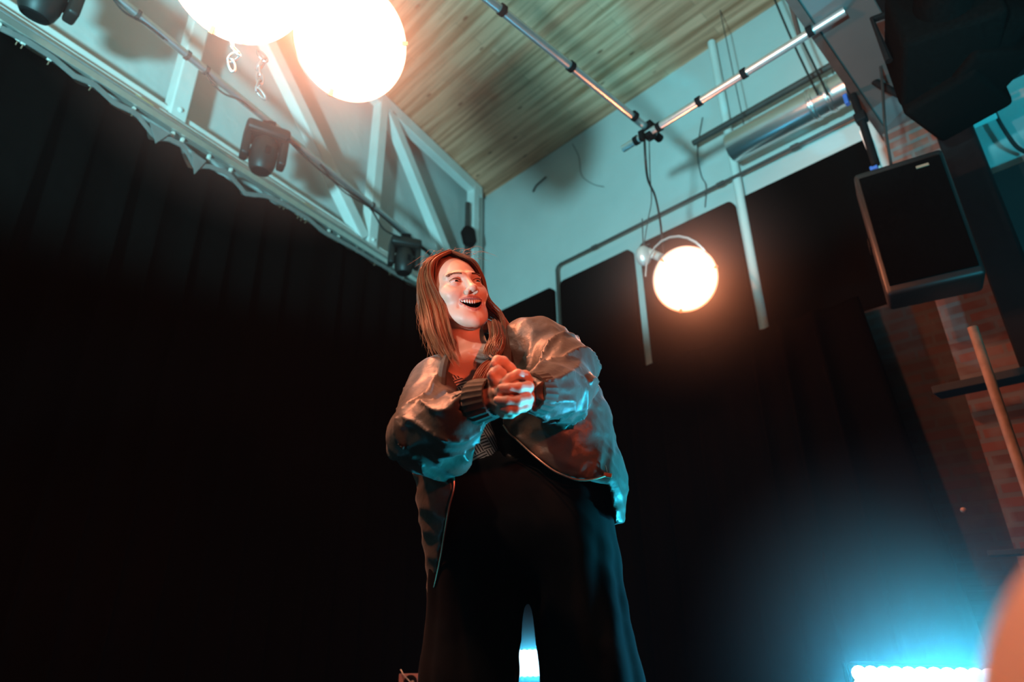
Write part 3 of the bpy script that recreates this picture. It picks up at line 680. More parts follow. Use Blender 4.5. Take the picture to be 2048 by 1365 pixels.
# slanted timber post at the right edge and ledges
a_ = BW(1945, 655, 0.9); tag(MB().tube([zfix(a_, a_.z), zfix(a_, 0.0)+DB*0.0], 0.021, 10).build('timber_post', M['wood_edge'], None, True), 'orange lit timber post standing at the right edge of the photo', 'post')
tag(MB().box(BW(1960, 768, 0.6), DB*0.19, NB*0.07, Z*0.020, 0.005).build('wall_shelf', M['grey_wall']), 'short pale shelf behind the orange lit post', 'shelf')
tag(MB().box(BW(2045, 1105, 0.6), DB*0.12, NB*0.06, Z*0.012, 0.004).build('wall_shelf', M['grey_wall']), 'low pale shelf at the right edge below the post', 'shelf')
tag(MB().ell(BW(1927, 1021, 1.0), Vector((0.012, 0, 0)), Vector((0, 0.012, 0)), Z*0.012, 10, 8).build('door_knob', M['badge'], None, True), 'tiny round brass knob catching light low on the right', 'knob')
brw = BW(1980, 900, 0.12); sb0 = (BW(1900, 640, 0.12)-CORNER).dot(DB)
tag(MB().box(zfix(CORNER+DB*(sb0+1.15)+NB*0.115, 1.25), DB*1.75, NB*0.012, Z*1.25).build('trim_2', M['shaded_brick']), kind='structure')  # slab runs further left to darken a wall strip that lies in shade
# added warm spot without a fixture, left of the speaker, for its orange edge
light('SPOT', 'side_amber_spot', BW(1600, 760, 1.5), BW(1775, 560, 0.8), 3.5, (1.0, 0.36, 0.20), 0.03, 70, 0.6)

# ================================================================== LED fixtures
def led_unit(c, yaw_, cols, rows, pitch, lab, energy, foot_z=0.0, ecol=(0.05, 0.62, 1.0)):
    t = thing('led_wash_light', zfix(c, foot_z), lab, 'stage light', 'led wash lights')
    X = Vector((math.cos(yaw_), math.sin(yaw_), 0)); N_ = Vector((math.sin(yaw_), -math.cos(yaw_), 0))
    wx_, wz_ = cols*pitch/2+0.01, rows*pitch/2+0.01
    MB().box(c-N_*0.05, X*wx_, N_*0.05, Z*wz_, 0.006).build('housing', M['black_metal'], t)
    b = MB()
    for i in range(cols):
        for j in range(rows):
            q = c + X*((i-(cols-1)/2)*pitch) + Z*((j-(rows-1)/2)*pitch)
            b.lathe(q, N_, [(0, pitch*0.72), (0.006, pitch*0.66), (0.011, pitch*0.4), (0.013, 0.0004)], 14)
    e = b.build('led_lens', M['led_glow'], t, True); e['kind'] = 'stuff'
    for s in (-1, 1):
        MB().box(c-N_*0.05+X*(wx_+0.012)*s-Z*0.02, X*0.004, N_*0.02, Z*(wz_+0.02), 0.002).build('bracket', M['black_metal'], t)
    zb3 = c.z-wz_-0.03
    MB().box(Vector((c.x, c.y, zb3))-N_*0.05, X*(wx_+0.015), N_*0.02, Z*0.006).build('base_bar', M['black_metal'], t)
    if zb3 > foot_z+0.03:
        for s in (-1, 1): MB().tube([Vector((c.x, c.y, zb3))-N_*0.05+X*wx_*0.7*s, Vector((c.x, c.y, foot_z))-N_*0.05+X*wx_*0.7*s], 0.012, 8).build('leg', M['black_metal'], t)
        MB().box(Vector((c.x, c.y, foot_z+0.008))-N_*0.05, X*(wx_*0.9), N_*0.12, Z*0.008).build('foot_plate', M['black_metal'], t)
    l = bpy.data.lights.new('led_beam', 'AREA'); l.shape = 'RECTANGLE'; l.size = wx_*2; l.size_y = wz_*2; l.energy = energy; l.color = ecol
    lo = bpy.data.objects.new('led_beam', l); COL.objects.link(lo); lo.location = c+N_*0.03; lo.rotation_euler = N_.to_track_quat('-Z', 'Y').to_euler()
    return t
lc = P(1060, 1327, 4.2)
led_unit(lc, 0.02, 7, 4, 0.033, 'glowing white blue led light on the floor seen between the woman\'s legs', 26)
rc = P(1895, 1392, 1.75)
led_unit(rc, R_(-28), 14, 4, 0.028, 'glowing led bar on a stand at the bottom right edge', 40, 0.0)
# stage haze: a thin even haze in the room and added smoke balls that stand in for the lens glow round the lamps
def haze_ball(c, R, s_, a, lab):
    mt = bpy.data.materials.new('haze_glow_smoke'); mt.use_nodes = True; n = mt.node_tree; n.nodes.clear(); N = n.nodes.new; L = n.links.new
    out = N('ShaderNodeOutputMaterial'); vsn = N('ShaderNodeVolumeScatter'); L(vsn.outputs[0], out.inputs['Volume'])
    vsn.inputs['Color'].default_value = (1, 1, 1, 1)
    if s_ is None: vsn.inputs['Density'].default_value = a
    else:
        tc = N('ShaderNodeTexCoord'); vm = N('ShaderNodeVectorMath'); vm.operation = 'LENGTH'; L(tc.outputs['Object'], vm.inputs[0])
        q = N('ShaderNodeMath'); q.operation = 'DIVIDE'; L(vm.outputs['Value'], q.inputs[0]); q.inputs[1].default_value = s_
        e = N('ShaderNodeMath'); e.operation = 'POWER'; e.inputs[0].default_value = 0.3679; L(q.outputs[0], e.inputs[1])
        sb = N('ShaderNodeMath'); sb.operation = 'SUBTRACT'; L(e.outputs[0], sb.inputs[0]); sb.inputs[1].default_value = math.exp(-R/s_); sb.use_clamp = True
        k = N('ShaderNodeMath'); k.operation = 'MULTIPLY'; L(sb.outputs[0], k.inputs[0]); k.inputs[1].default_value = a; L(k.outputs[0], vsn.inputs['Density'])
    mt.cycles.volume_sampling = 'EQUIANGULAR'
    if R > 5: b = MB().box((0, 0, 0), Vector((R, 0, 0)), Vector((0, R, 0)), Vector((0, 0, R)))
    else:
        b = MB(); bmesh.ops.create_icosphere(b.bm, subdivisions=4, radius=R)
    o = b.build('haze', mt); o.location = c
    if s_ is not None: mt.cycles.volume_step_rate = 1.0
    return tag(o, lab, 'haze', kind='stuff')
haze_ball((0, 2, 5), 12, None, 0.0012, 'thin even stage haze filling the whole room')
haze_ball(c3, 0.85, 0.17, 1.0, 'added smoke standing in for lens glow around the far flood lamp')
haze_ball((c1+c2)/2, 0.85, 0.21, 0.75, 'added smoke standing in for lens glow around the pair of flood lamps')
haze_ball(rc+Vector((0, 0, 0.03)), 0.65, 0.16, 0.8, 'added smoke making the glow around the led bar at the lower right')
haze_ball(lc, 0.45, 0.09, 1.6, 'added smoke making the glow around the led light between the legs')
# flight case with a pink panel on the floor, far left of the woman's legs
fcx = P(814, 1352, 3.6)
fcs = thing('equipment_box', zfix(fcx, 0), 'small black and pink equipment box low beside the curtain, left of the woman\'s legs', 'box')
MB().box(zfix(fcx, 0.21), Vector((0.075, 0, 0)), Vector((0, 0.08, 0)), Z*0.21, 0.008).build('case', M['black_plastic'], fcs, True)
MB().box(P(818, 1362, 3.51)-Z*0.015, Vector((0.050, 0, 0)), Vector((0, 0.006, 0)), Z*0.045, 0.002).build('front_panel', M['crate'], fcs)
MB().lathe(P(821, 1366, 3.50), Vector((0, -1, 0)), [(0, 0.034), (0.006, 0.034), (0.008, 0.022), (0.004, 0.02), (0.008, 0.001)], 24).build('speaker_cone', M['black_metal'], fcs, True)
MB().lathe(P(825, 1366, 3.49), Vector((0, -1, 0)), [(0, 0.010), (0.006, 0.008), (0.008, 0.0005)], 16).build('cone_cap', M['steel'], fcs, True)
MB().tube(smooth_path([P(801, 1340, 3.49), P(808, 1352, 3.48), P(819, 1364, 3.47), P(830, 1380, 3.47)], 4), 0.0025, 6).build('lead', M['steel'], fcs)

# ================================================================== THE WOMAN
A3 = lambda v: np.array(v, dtype=np.float32)
def surfnet(f, lo, hi, h):
    n = [int(math.ceil((hi[i]-lo[i])/h))+1 for i in range(3)]
    ax = [np.arange(n[i], dtype=np.float32)*h+lo[i] for i in range(3)]
    V = np.empty(n, np.float32); step = max(1, int(400000/(n[1]*n[2])))
    for i in range(0, n[0], step):
        X, Y, Zg = np.meshgrid(ax[0][i:i+step], ax[1], ax[2], indexing='ij')
        V[i:i+step] = f(np.stack([X, Y, Zg], -1).reshape(-1, 3)).reshape(X.shape)
    V[0] = V[-1] = 1; V[:, 0] = V[:, -1] = 1; V[:, :, 0] = V[:, :, -1] = 1
    S = V < 0
    cs = np.zeros([k-1 for k in n], np.int8)
    for a in (0, 1):
        for b in (0, 1):
            for c in (0, 1): cs += S[a:n[0]-1+a, b:n[1]-1+b, c:n[2]-1+c]
    act = (cs > 0) & (cs < 8); ids = -np.ones(act.shape, np.int64); ijk = np.argwhere(act); ids[act] = np.arange(len(ijk))
    acc = np.zeros((len(ijk), 3), np.float64); cnt = np.zeros(len(ijk))
    cor = [(a, b, c) for a in (0, 1) for b in (0, 1) for c in (0, 1)]
    for p in cor:
        for ax_ in range(3):
            if p[ax_] == 0:
                q = list(p); q[ax_] = 1
                v0 = V[ijk[:, 0]+p[0], ijk[:, 1]+p[1], ijk[:, 2]+p[2]]; v1 = V[ijk[:, 0]+q[0], ijk[:, 1]+q[1], ijk[:, 2]+q[2]]
                mk = (v0 < 0) != (v1 < 0); t = np.where(mk, v0/np.where(mk, v0-v1, 1), 0)
                pt = np.tile(np.array(p, float), (len(ijk), 1)); pt[:, ax_] = t
                acc[mk] += pt[mk]; cnt[mk] += 1
    verts = (ijk + acc/cnt[:, None])*h + np.array(lo)
    faces = []
    for ax_ in range(3):
        o1, o2 = (ax_+1) % 3, (ax_+2) % 3
        sl0 = [slice(1, -1)]*3; sl1 = [slice(1, -1)]*3; sl0[ax_] = slice(0, n[ax_]-1); sl1[ax_] = slice(1, n[ax_])
        a = S[tuple(sl0)]; b = S[tuple(sl1)]; e = np.argwhere(a != b); inside = a[tuple(e.T)]
        off = np.ones(3, int); off[ax_] = 0; e = e+off
        def cid(d1, d2):
            q = e.copy(); q[:, o1] -= d1; q[:, o2] -= d2; return ids[q[:, 0], q[:, 1], q[:, 2]]
        quad = np.stack([cid(1, 1), cid(0, 1), cid(0, 0), cid(1, 0)], -1)
        quad[~inside] = quad[~inside][:, ::-1]; faces.append(quad)
    F_ = np.concatenate(faces); F_ = F_[(F_ >= 0).all(1)]
    return verts, F_
def relax(v, f, it=2, lam=0.5):
    for _ in range(it):
        s = np.zeros_like(v); c = np.zeros(len(v))
        for k in range(4):
            a = f[:, k]; b = f[:, (k+1) % 4]
            np.add.at(s, a, v[b]); np.add.at(c, a, 1); np.add.at(s, b, v[a]); np.add.at(c, b, 1)
        v = v*(1-lam)+lam*s/np.maximum(c, 1)[:, None]
    return v
def cap(p, a, b, ra, rb=None):
    rb = ra if rb is None else rb; a = A3(a); b = A3(b); d = b-a; t = np.clip(((p-a)@d)/max(d@d, 1e-9), 0, 1)
    return np.sqrt((((p-a)-t[:, None]*d)**2).sum(1)) - (ra+(rb-ra)*t)
def ell(p, c, r):
    q = (p-A3(c)); r = A3(r); k0 = np.sqrt(((q/r)**2).sum(1)); k1 = np.sqrt(((q/r**2)**2).sum(1)); return k0*(k0-1)/np.maximum(k1, 1e-6)
def smin(a, b, k):
    h = np.clip(0.5+0.5*(b-a)/k, 0, 1); return b*(1-h)+a*h - k*h*(1-h)
def smax(a, b, k): return -smin(-a, -b, k)
def chainf(p, pts, k=0.02):
    d = None
    for (a, ra_), (b, rb_) in zip(pts, pts[1:]):
        e = cap(p, a, b, ra_, rb_); d = e if d is None else smin(d, e, k)
    return d
def mesh_obj(name, parts, mats, parent=None):
    """parts: list of (verts, quads/polys, material index array or int)"""
    vs_, fs_, mi = [], [], []; o = 0
    for v, f, m_ in parts:
        vs_ += np.asarray(v).tolist(); fs_ += (np.asarray(f)+o).tolist(); mi += (list(m_) if hasattr(m_, '__len__') else [m_]*len(f)); o += len(v)
    me = bpy.data.meshes.new(name); me.from_pydata(vs_, [], fs_); ob = link_mesh(name, me, parent, mats, True)
    me.polygons.foreach_set('material_index', [int(x) for x in mi]); return ob

# materials of the figure
def skin_mat():
    mt = mat('skin', (0.66, 0.42, 0.33), 0.48, noise=(24, 0.05), bump=(160, 0.12, 0.001)); b = mt.node_tree.nodes['Principled BSDF']
    b.inputs['Subsurface Weight'].default_value = 0.12; b.inputs['Subsurface Radius'].default_value = (0.012, 0.005, 0.003); b.inputs['Subsurface Scale'].default_value = 0.5
    return mt
M['skin'] = skin_mat()
M['lips'] = mat('lips', (0.50, 0.20, 0.18), 0.35, noise=(60, 0.08))
M['mouth'] = mat('mouth_inside', (0.06, 0.012, 0.010), 0.5, noise=(40, 0.1))
M['teeth'] = mat('teeth', (0.80, 0.76, 0.68), 0.25, noise=(40, 0.03))
M['eye_white'] = mat('eye_white', (0.70, 0.68, 0.66), 0.15, noise=(40, 0.03))
M['iris'] = mat('iris', (0.014, 0.009, 0.007), 0.12, noise=(300, 0.3))
M['nail'] = mat('nail', (0.70, 0.47, 0.40), 0.25, noise=(60, 0.03))
def hair_mat():
    mt = mat('auburn_hair', (0.24, 0.085, 0.035), 0.42, noise=(14, 0.35)); mt.node_tree.nodes['Principled BSDF'].inputs['Anisotropic'].default_value = 0.5
    return mt
M['hair'] = hair_mat()
M['jacket'] = mat('olive_satin_nylon', (0.060, 0.050, 0.037), 0.45, spec=0.4, noise=(40, 0.10), bump=(24, 0.55, 0.007), sheen=0.15)
M['lining'] = mat('ribbed_knit', (0.055, 0.050, 0.038), 0.85, noise=(80, 0.15))
M['zip'] = mat('copper_zip', (0.62, 0.33, 0.22), 0.35, 0.8, noise=(200, 0.1))
M['trouser'] = mat('black_trouser_cloth', (0.0045, 0.004, 0.0042), 0.9, spec=0.08, noise=(30, 0.2), sheen=0.02)
M['shoe'] = mat('black_shoe_leather', (0.012, 0.011, 0.010), 0.4, noise=(30, 0.2))
def top_mat():
    mt = bpy.data.materials.new('maze_print_top'); mt.use_nodes = True
    n = mt.node_tree; N = n.nodes.new; L = n.links.new; b = n.nodes['Principled BSDF']
    tc = N('ShaderNodeTexCoord'); sx = N('ShaderNodeSeparateXYZ'); L(tc.outputs['Object'], sx.inputs[0])
    cb = N('ShaderNodeCombineXYZ'); L(sx.outputs['X'], cb.inputs['X']); L(sx.outputs['Z'], cb.inputs['Y'])
    mp = N('ShaderNodeMapping'); mp.inputs['Rotation'].default_value = (0, 0, R_(-33)); mp.inputs['Scale'].default_value = (1, 1, 0); L(cb.outputs[0], mp.inputs[0])
    s2_ = N('ShaderNodeSeparateXYZ'); L(mp.outputs[0], s2_.inputs[0])
    def mth(op, a, b_=None, c=None):
        q = N('ShaderNodeMath'); q.operation = op
        for i, x in enumerate((a, b_, c)):
            if x is None: continue
            if isinstance(x, (int, float)): q.inputs[i].default_value = x
            else: L(x, q.inputs[i])
        return q.outputs[0]
    cell = 0.021; lines = 3
    def saw(v, per): return mth('SUBTRACT', mth('DIVIDE', v, per), mth('FLOOR', mth('DIVIDE', v, per)))
    def strip(v):
        f = saw(v, cell/lines); return mth('LESS_THAN', mth('ABSOLUTE', mth('SUBTRACT', f, 0.5)), 0.21)
    hx, hy = strip(s2_.outputs['X']), strip(s2_.outputs['Y'])
    cx = mth('FLOOR', mth('DIVIDE', s2_.outputs['X'], cell)); cy = mth('FLOOR', mth('DIVIDE', s2_.outputs['Y'], cell))
    wn = N('ShaderNodeTexWhiteNoise'); wn.noise_dimensions = '2D'; c2_ = N('ShaderNodeCombineXYZ'); L(cx, c2_.inputs['X']); L(cy, c2_.inputs['Y']); L(c2_.outputs[0], wn.inputs['Vector'])
    sel = mth('GREATER_THAN', wn.outputs['Value'], 0.5)
    mx = N('ShaderNodeMixRGB'); L(sel, mx.inputs[0]); L(hx, mx.inputs[1]); L(hy, mx.inputs[2])
    c3_ = N('ShaderNodeMixRGB'); L(mx.outputs[0], c3_.inputs[0]); c3_.inputs[1].default_value = (0.50, 0.46, 0.45, 1); c3_.inputs[2].default_value = (0.02, 0.016, 0.02, 1)
    L(c3_.outputs[0], b.inputs['Base Color']); b.inputs['Roughness'].default_value = 0.8
    return mt
M['top'] = top_mat()

PX = lambda px, py, Y: np.array(P(px, py, Y), dtype=np.float64)
woman = thing('person', (0.02, 1.5, 0), 'laughing woman with long auburn hair in a baggy olive bomber jacket, hands clasped', 'person')
cR = np.array(_R); cU = np.array(_U); cF = np.array(_F); cO = np.array(CAM)
def project(p):
    q = p-cO; z = q@cF; return 1024+FPX*(q@cR)/z, 682.5-FPX*(q@cU)/z, z
# ---- torso fields
TL = [(PX(893, 790, 1.52), 0.092), (PX(915, 880, 1.53), 0.105), (PX(950, 1010, 1.54), 0.115), (PX(955, 1230, 1.56), 0.095)]
TR = [(PX(1068, 722, 1.55), 0.105), (PX(1120, 850, 1.55), 0.112), (PX(1146, 970, 1.55), 0.112), (PX(1148, 1100, 1.55), 0.103)]
def fold(p, k1, k2, w_):
    a = p@A3(k1); b = p@A3(k2); return 1-np.abs(np.sin(a + w_*np.sin(b) + 0.6*np.sin(b*2.3+1.0)))
def torso(p): return smin(chainf(p, TL, 0.03), chainf(p, TR, 0.03), 0.09)
def inner_torso(p): return torso(p)+0.022
LZX = ([640, 700, 760, 810, 860, 970, 1060, 1170, 1208], [915, 893, 884, 884, 893, 908, 890, 870, 858])
RZX = ([640, 740, 850, 880, 905, 925, 945, 957, 965, 972, 1060], [985, 1003, 1006, 1033, 1060, 1084, 1115, 1145, 1188, 1218, 1234])
def jacket_body(p):
    d = torso(p) - 0.010
    d = d - 0.004*fold(p, (38, 10, 22), (14, 20, -30), 1.5) - 0.003*fold(p, (-16, 20, 50), (40, 10, 13), 1.2)
    sh = np.abs(d+0.005) - 0.0068
    px, py, z = project(p)
    xl = np.interp(py, *LZX); xr = np.interp(py, *RZX)
    od = np.maximum(xl-px, px-xr)*z/FPX
    fr = p[:, 1]-1.50
    opening = np.maximum(od, fr)
    hem = np.interp(px, [840, 960, 1180, 1215, 1240, 1300], [1212, 1190, 1060, 1055, 1048, 1040])
    hd_ = (py-hem)*z/FPX
    neck = cap(p, PX(930, 620, 1.50), PX(940, 735, 1.49), 0.065, 0.060)
    return smax(smax(smax(sh, -opening, 0.004), hd_, 0.004), -neck, 0.006)
S1, E1, W1 = PX(868, 792, 1.50), PX(846, 872, 1.335), PX(966, 800, 1.20)
S2, E2, W2 = PX(1086, 706, 1.54), PX(1126, 778, 1.37), PX(1073, 788, 1.215)
def wr(p, a, b, amp, fr=1.0, tw=2.0):       # creases around a limb
    a = A3(a); d = A3(b)-a; L_ = np.linalg.norm(d); d = d/L_; q = p-a; t = q@d; r = q-t[:, None]*d
    u = np.cross(d, [0.3, 1, 0.2]); u /= np.linalg.norm(u); v = np.cross(d, u); an = np.arctan2(r@v, r@u)
    w1 = (1-np.abs(np.sin(t*40*fr + tw*np.sin(an+1)+1.5*np.sin(2*an+t*14)+0.8*np.sin(p[:, 0]*45))))**2.6
    w2 = (1-np.abs(np.sin(t*22*fr - 2.4*an + 1.1*np.sin(t*31+p[:, 2]*20))))**3.0
    return amp*(w1*(.35+.25*np.sin(t*17+an)) + 1.1*w2) - amp*.25
def sleeves(p):
    a = chainf(p, [(S1, .070), (E1, .076)], .02); a2 = chainf(p, [(E1, .074), (PX(905, 848, 1.25), .056), (PX(955, 806, 1.205), .038)], .02)
    bag = cap(p, PX(868, 905, 1.39), PX(905, 915, 1.38), 0.052, 0.045)
    l = smin(smin(a, a2, 0.02), bag, 0.03) - np.where(a < a2, wr(p, S1, E1, .010, .9), wr(p, E1, W1, .011, .8))
    b = chainf(p, [(S2, .078), (PX(1122, 742, 1.45), .082), (E2, .070)], .03)
    b2 = chainf(p, [(E2, .068), (PX(1098, 782, 1.27), .057), (PX(1078, 787, 1.22), .044)], .02)
    bg = cap(p, PX(1118, 795, 1.37), PX(1135, 775, 1.38), 0.055, 0.05)
    r = smin(smin(b, b2, 0.02), bg, 0.03) - np.where(b < b2, wr(p, S2, E2, .012, .8, 2.6), wr(p, E2, W2, .010, .9))
    return l, r
def jacket(p):
    l, r = sleeves(p); hol = np.minimum(cap(p, PX(935, 812, 1.21), PX(1010, 790, 1.19), 0.030), cap(p, PX(1078, 787, 1.225), PX(1040, 785, 1.19), 0.026))
    return smax(smin(smin(jacket_body(p), l, 0.018), r, 0.018), -hol, 0.004)
v, f = surfnet(jacket, (-.36, 1.02, .72), (.32, 1.76, 1.50), .0058)
v = relax(v, f, 1, 0.4)
jk = mesh_obj('bomber_jacket', [(v, f, 0)], [M['jacket']], woman)
# collar and cuffs
def tubeparts(name, pts, r, mt, parent=None, seg=8, flat=1.0, n=6): return MB().tube(smooth_path([Vector(q) for q in pts], n), r, seg, flat=flat).build(name, mt, parent if parent is not None else jk, True)
def rib_cuff(p0, p1, r, name='cuff'):
    a, b_ = Vector(p0), Vector(p1); d = (b_-a); L_ = d.length; d.normalize(); bm = MB(); u = d.orthogonal().normalized(); w_ = d.cross(u); rings = []
    for (t, rr) in ((0, r*1.02), (0.25, r*1.06), (0.6, r), (1.0, r*0.93), (1.0, r*0.80), (0.2, r*0.80)):
        rings.append([bm.bm.verts.new(a+d*L_*t+(u*math.cos(x)+w_*math.sin(x))*(rr*(1+0.025*math.cos(22*x)))) for x in [2*math.pi*k/88 for k in range(88)]])
    for A_, B_ in zip(rings, rings[1:]):
        for k in range(88): bm.bm.faces.new((A_[k], A_[(k+1) % 88], B_[(k+1) % 88], B_[k]))
    return bm.build(name, M['lining'], jk, True)
rib_cuff(PX(948, 806, 1.21), PX(986, 797, 1.185), 0.043)
rib_cuff(PX(1084, 788, 1.225), PX(1062, 786, 1.20), 0.043)
# zip edges follow the opening on the cloth
def onfield(fn, px, py, y0, y1):
    ys = np.linspace(y0, y1, 120); pts = np.array([P(px, py, y) for y in ys]); d = fn(pts); i = np.argmax(d < 0)
    return pts[i] if d[i] < 0 else pts[60]
def tors_o(p): return torso(p)-0.018
zl_ = [onfield(tors_o, x, y, 1.25, 1.7) for x, y in ((890, 738), (885, 770), (884, 812), (892, 856), (902, 915), (908, 970), (898, 1015), (890, 1060), (882, 1110), (870, 1168), (859, 1206))]
zr_ = [onfield(tors_o, x, y, 1.25, 1.7) for x, y in ((1006, 850), (1018, 867), (1033, 880), (1060, 905), (1084, 925), (1100, 937), (1115, 946), (1145, 958), (1165, 961), (1188, 959), (1215, 951))]
tubeparts('zip', zl_, 0.0022, M['zip'], n=5); tubeparts('zip', zr_, 0.0024, M['zip'], n=5)
q = Vector(zr_[-1]); zp = MB(); zp.box(q, Vector((0.010, 0, -0.002)), Vector((0, 0.004, 0)), Vector((0.001, 0, 0.005)), 0.0015); zp.tube([q, q+Vector((-0.004, -0.003, 0.022))], 0.0016, 6)
zp.build('zip_pull', M['zip'], jk)
tubeparts('collar', [onfield(tors_o, x, y, 1.25, 1.75)+np.array([0, -0.002, 0.002]) for x, y in ((885, 800), (884, 765), (890, 730), (902, 705))]+[PX(915, 676, 1.50), PX(925, 662, 1.56)], 0.0115, M['lining'], flat=1.0)
tubeparts('collar', [PX(925, 662, 1.56), PX(985, 655, 1.55), PX(1006, 668, 1.48), PX(1010, 720, 1.44), PX(1008, 760, 1.42)], 0.016, M['lining'])

# ---- patterned top
def chest_cut(p):                            # everything above the neckline
    px, py, z = project(p); nl = np.interp(px, [860, 885, 905, 925, 945, 965, 985, 1010], [690, 722, 746, 753, 755, 752, 738, 690])
    return (py-nl)*z/FPX
def topf(p):
    d = inner_torso(p) - 0.003*fold(p, (20, 10, 40), (30, 10, -20), 1.0); px, py, z = project(p)
    return np.maximum(smax(d, -chest_cut(p), 0.003), (py-1110)*z/FPX)
v, f = surfnet(topf, (-.26, 1.34, .80), (.26, 1.72, 1.42), .0075)
mesh_obj('patterned_top', [(relax(v, f, 1), f, 0)], [M['top']], woman)

# ---- trousers
K = 0.0
LLt, LRt = PX(936, 1365, 1.52), PX(1185, 1365, 1.52)
def tr_f(p):
    hips = smin(cap(p, PX(978, 1085, 1.56), PX(1122, 1075, 1.56), 0.126), cap(p, PX(975, 1010, 1.56), PX(1120, 1000, 1.56), 0.100), 0.03)
    l = chainf(p, [(PX(955, 1150, 1.55), .108), (LLt, .094), (np.array([LLt[0]-.02, 1.53, .05]), .125)], .03)
    r = chainf(p, [(PX(1147, 1140, 1.55), .104), (LRt, .097), (np.array([LRt[0]+.05, 1.53, .05]), .135)], .03)
    l = l - 0.008*np.abs(np.sin(np.arctan2(p[:, 1]-1.54, p[:, 0]-LLt[0])*5+p[:, 2]*3)); r = r - 0.008*np.abs(np.sin(np.arctan2(p[:, 1]-1.54, p[:, 0]-LRt[0])*5-p[:, 2]*3))
    px, py, z = project(p); ws = np.interp(px, [850, 960, 1030, 1240], [962, 918, 880, 862])
    waist = smax(inner_torso(p)-.004, (ws-py)*z/FPX, .004)
    hips = smin(hips, waist, .02)
    return np.maximum(smin(smin(l, r, 0.004), hips, 0.04) - 0.003*fold(p, (10, 6, 30), (20, 8, 10), 1.2), .035-p[:, 2])
v, f = surfnet(tr_f, (-.34, 1.34, .02), (.46, 1.78, 1.25), .009)
mesh_obj('trousers', [(relax(v, f, 1), f, 0)], [M['trouser']], woman)
for nm, X0 in (('shoe', LLt[0]-.02), ('shoe', LRt[0]+.05)):
    def sh_(p, X0=X0): return np.maximum(smin(ell(p, (X0, 1.47, .035), (.048, .13, .04)), ell(p, (X0, 1.53, .06), (.042, .06, .055)), .03), -p[:, 2]+0.001)
    v, f = surfnet(sh_, (X0-.09, 1.30, -.01), (X0+.09, 1.66, .14), .006); mesh_obj(nm, [(v, f, 0)], [M['shoe']], woman)

# ---- head
yaw_h, roll_h, pit_h = R_(27), R_(13), R_(2)
hf = np.array([math.sin(yaw_h)*math.cos(pit_h), -math.cos(yaw_h)*math.cos(pit_h), math.sin(pit_h)])
hx0 = np.array([math.cos(yaw_h), math.sin(yaw_h), 0]); hz0 = np.cross(hx0, -hf); hz0 = hz0 if hz0[2] > 0 else -hz0
hx = hx0*math.cos(roll_h)+hz0*math.sin(roll_h)*-1*-1; hz_h = hz0*math.cos(roll_h)-hx0*math.sin(roll_h)
HB = np.stack([hx, hf, hz_h])               # rows: her left (image right), face forward, up
HO = PX(911, 563, 1.425) - (np.array([-.032, .081, 0.0])@HB)
def tol(p): return ((p-HO)@HB.T).astype(np.float32)
def tow(q): return np.asarray(q, float)@HB + HO
NB_ = tol(PX(942, 728, 1.52)[None])[0]; NC_ = tol(PX(930, 690, 1.53)[None])[0]
def ext(q):
    x, y, z = q[:, 0], q[:, 1], q[:, 2]; ax = np.abs(x)
    s = q.copy(); s[:, 0] = ax
    d = ell(q, (0, -.018, .030), (.073, .090, .082))
    d = smin(d, ell(q, (0, .025, -.025), (.062, .064, .085)), .03)
    d = smin(d, ell(q, (0, .040, -.080), (.045, .045, .036)), .03)
    d = smin(d, cap(s, (.050, .005, -.055), (.022, .070, -.102), .016, .015), .03)        # jaw line
    d = smin(d, ell(q, (0, .082, -.115), (.018, .014, .014)), .02)                        # chin
    d = smin(d, ell(s, (.036, .064, -.032), (.024, .020, .018)), .018)                    # raised cheeks
    d = smin(d, ell(s, (.050, .045, -.015), (.014, .022, .014)), .02)                     # cheekbone
    d = smax(d, -ell(s, (.031, .099, -.001), (.021, .019, .013)), .016)                   # sockets
    d = smin(d, cap(s, (.012, .083, .019), (.044, .068, .021), .008, .007), .014)         # brow
    d = smin(d, cap(q, (0, .082, .012), (0, .103, -.028), .0065, .0095), .013)            # nose bridge
    d = smin(d, ell(q, (0, .108, -.033), (.0115, .011, .0095)), .007)                     # tip
    d = smin(d, ell(s, (.0125, .097, -.037), (.0075, .0105, .0075)), .005)                # wings
    d = smax(d, -ell(s, (.0066, .103, -.0445), (.0038, .0065, .0050)), .003)              # nostrils
    d = smax(d, -cap(s, (.020, .094, -.040), (.036, .079, -.070), .0035, .003), .010)     # smile folds
    # eyelids around the eyeball, with the slit
    lid = ell(s, (.031, .0708, -.001), (.0150, .0150, .0140)); d = smin(d, lid, .005)
    sx_ = (s[:, 0]-.031)/.0145; zc = -.0015+.0022*(1-sx_**2); hh = .0031*np.clip(1-sx_**2, 0, 1)**.8
    slit = np.maximum(np.maximum(np.abs(z-zc)-hh, np.abs(sx_)*.0145-.0142), .071-y)
    d = smax(d, -slit, .0012)
    # mouth
    hm = .0125*np.clip(1-(x/.0295)**2, 0, 1)**.75; zm = -.0690+12*x*x
    mo = np.maximum(np.maximum(np.abs(z-zm)-hm, ax-.0295), .048-y)
    xs = np.linspace(-.029, .029, 9)
    def lipc(sg, dz, r, yy):
        pts = [((a, yy-9.5*a*a, -.0690+12*a*a+sg*.0125*max(1-(a/.0295)**2, 0)**.75+dz), r*(1-.5*(a/.03)**2)) for a in xs]; return chainf(q, pts, .003)
    lu = lipc(1, .0028, .0042, .0915); ll_ = lipc(-1, -.0035, .0056, .087)
    d = smin(smin(d, lu, .006), ll_, .006)
    d = smax(d, -mo, .0025)
    return d, np.minimum(lu, ll_), mo
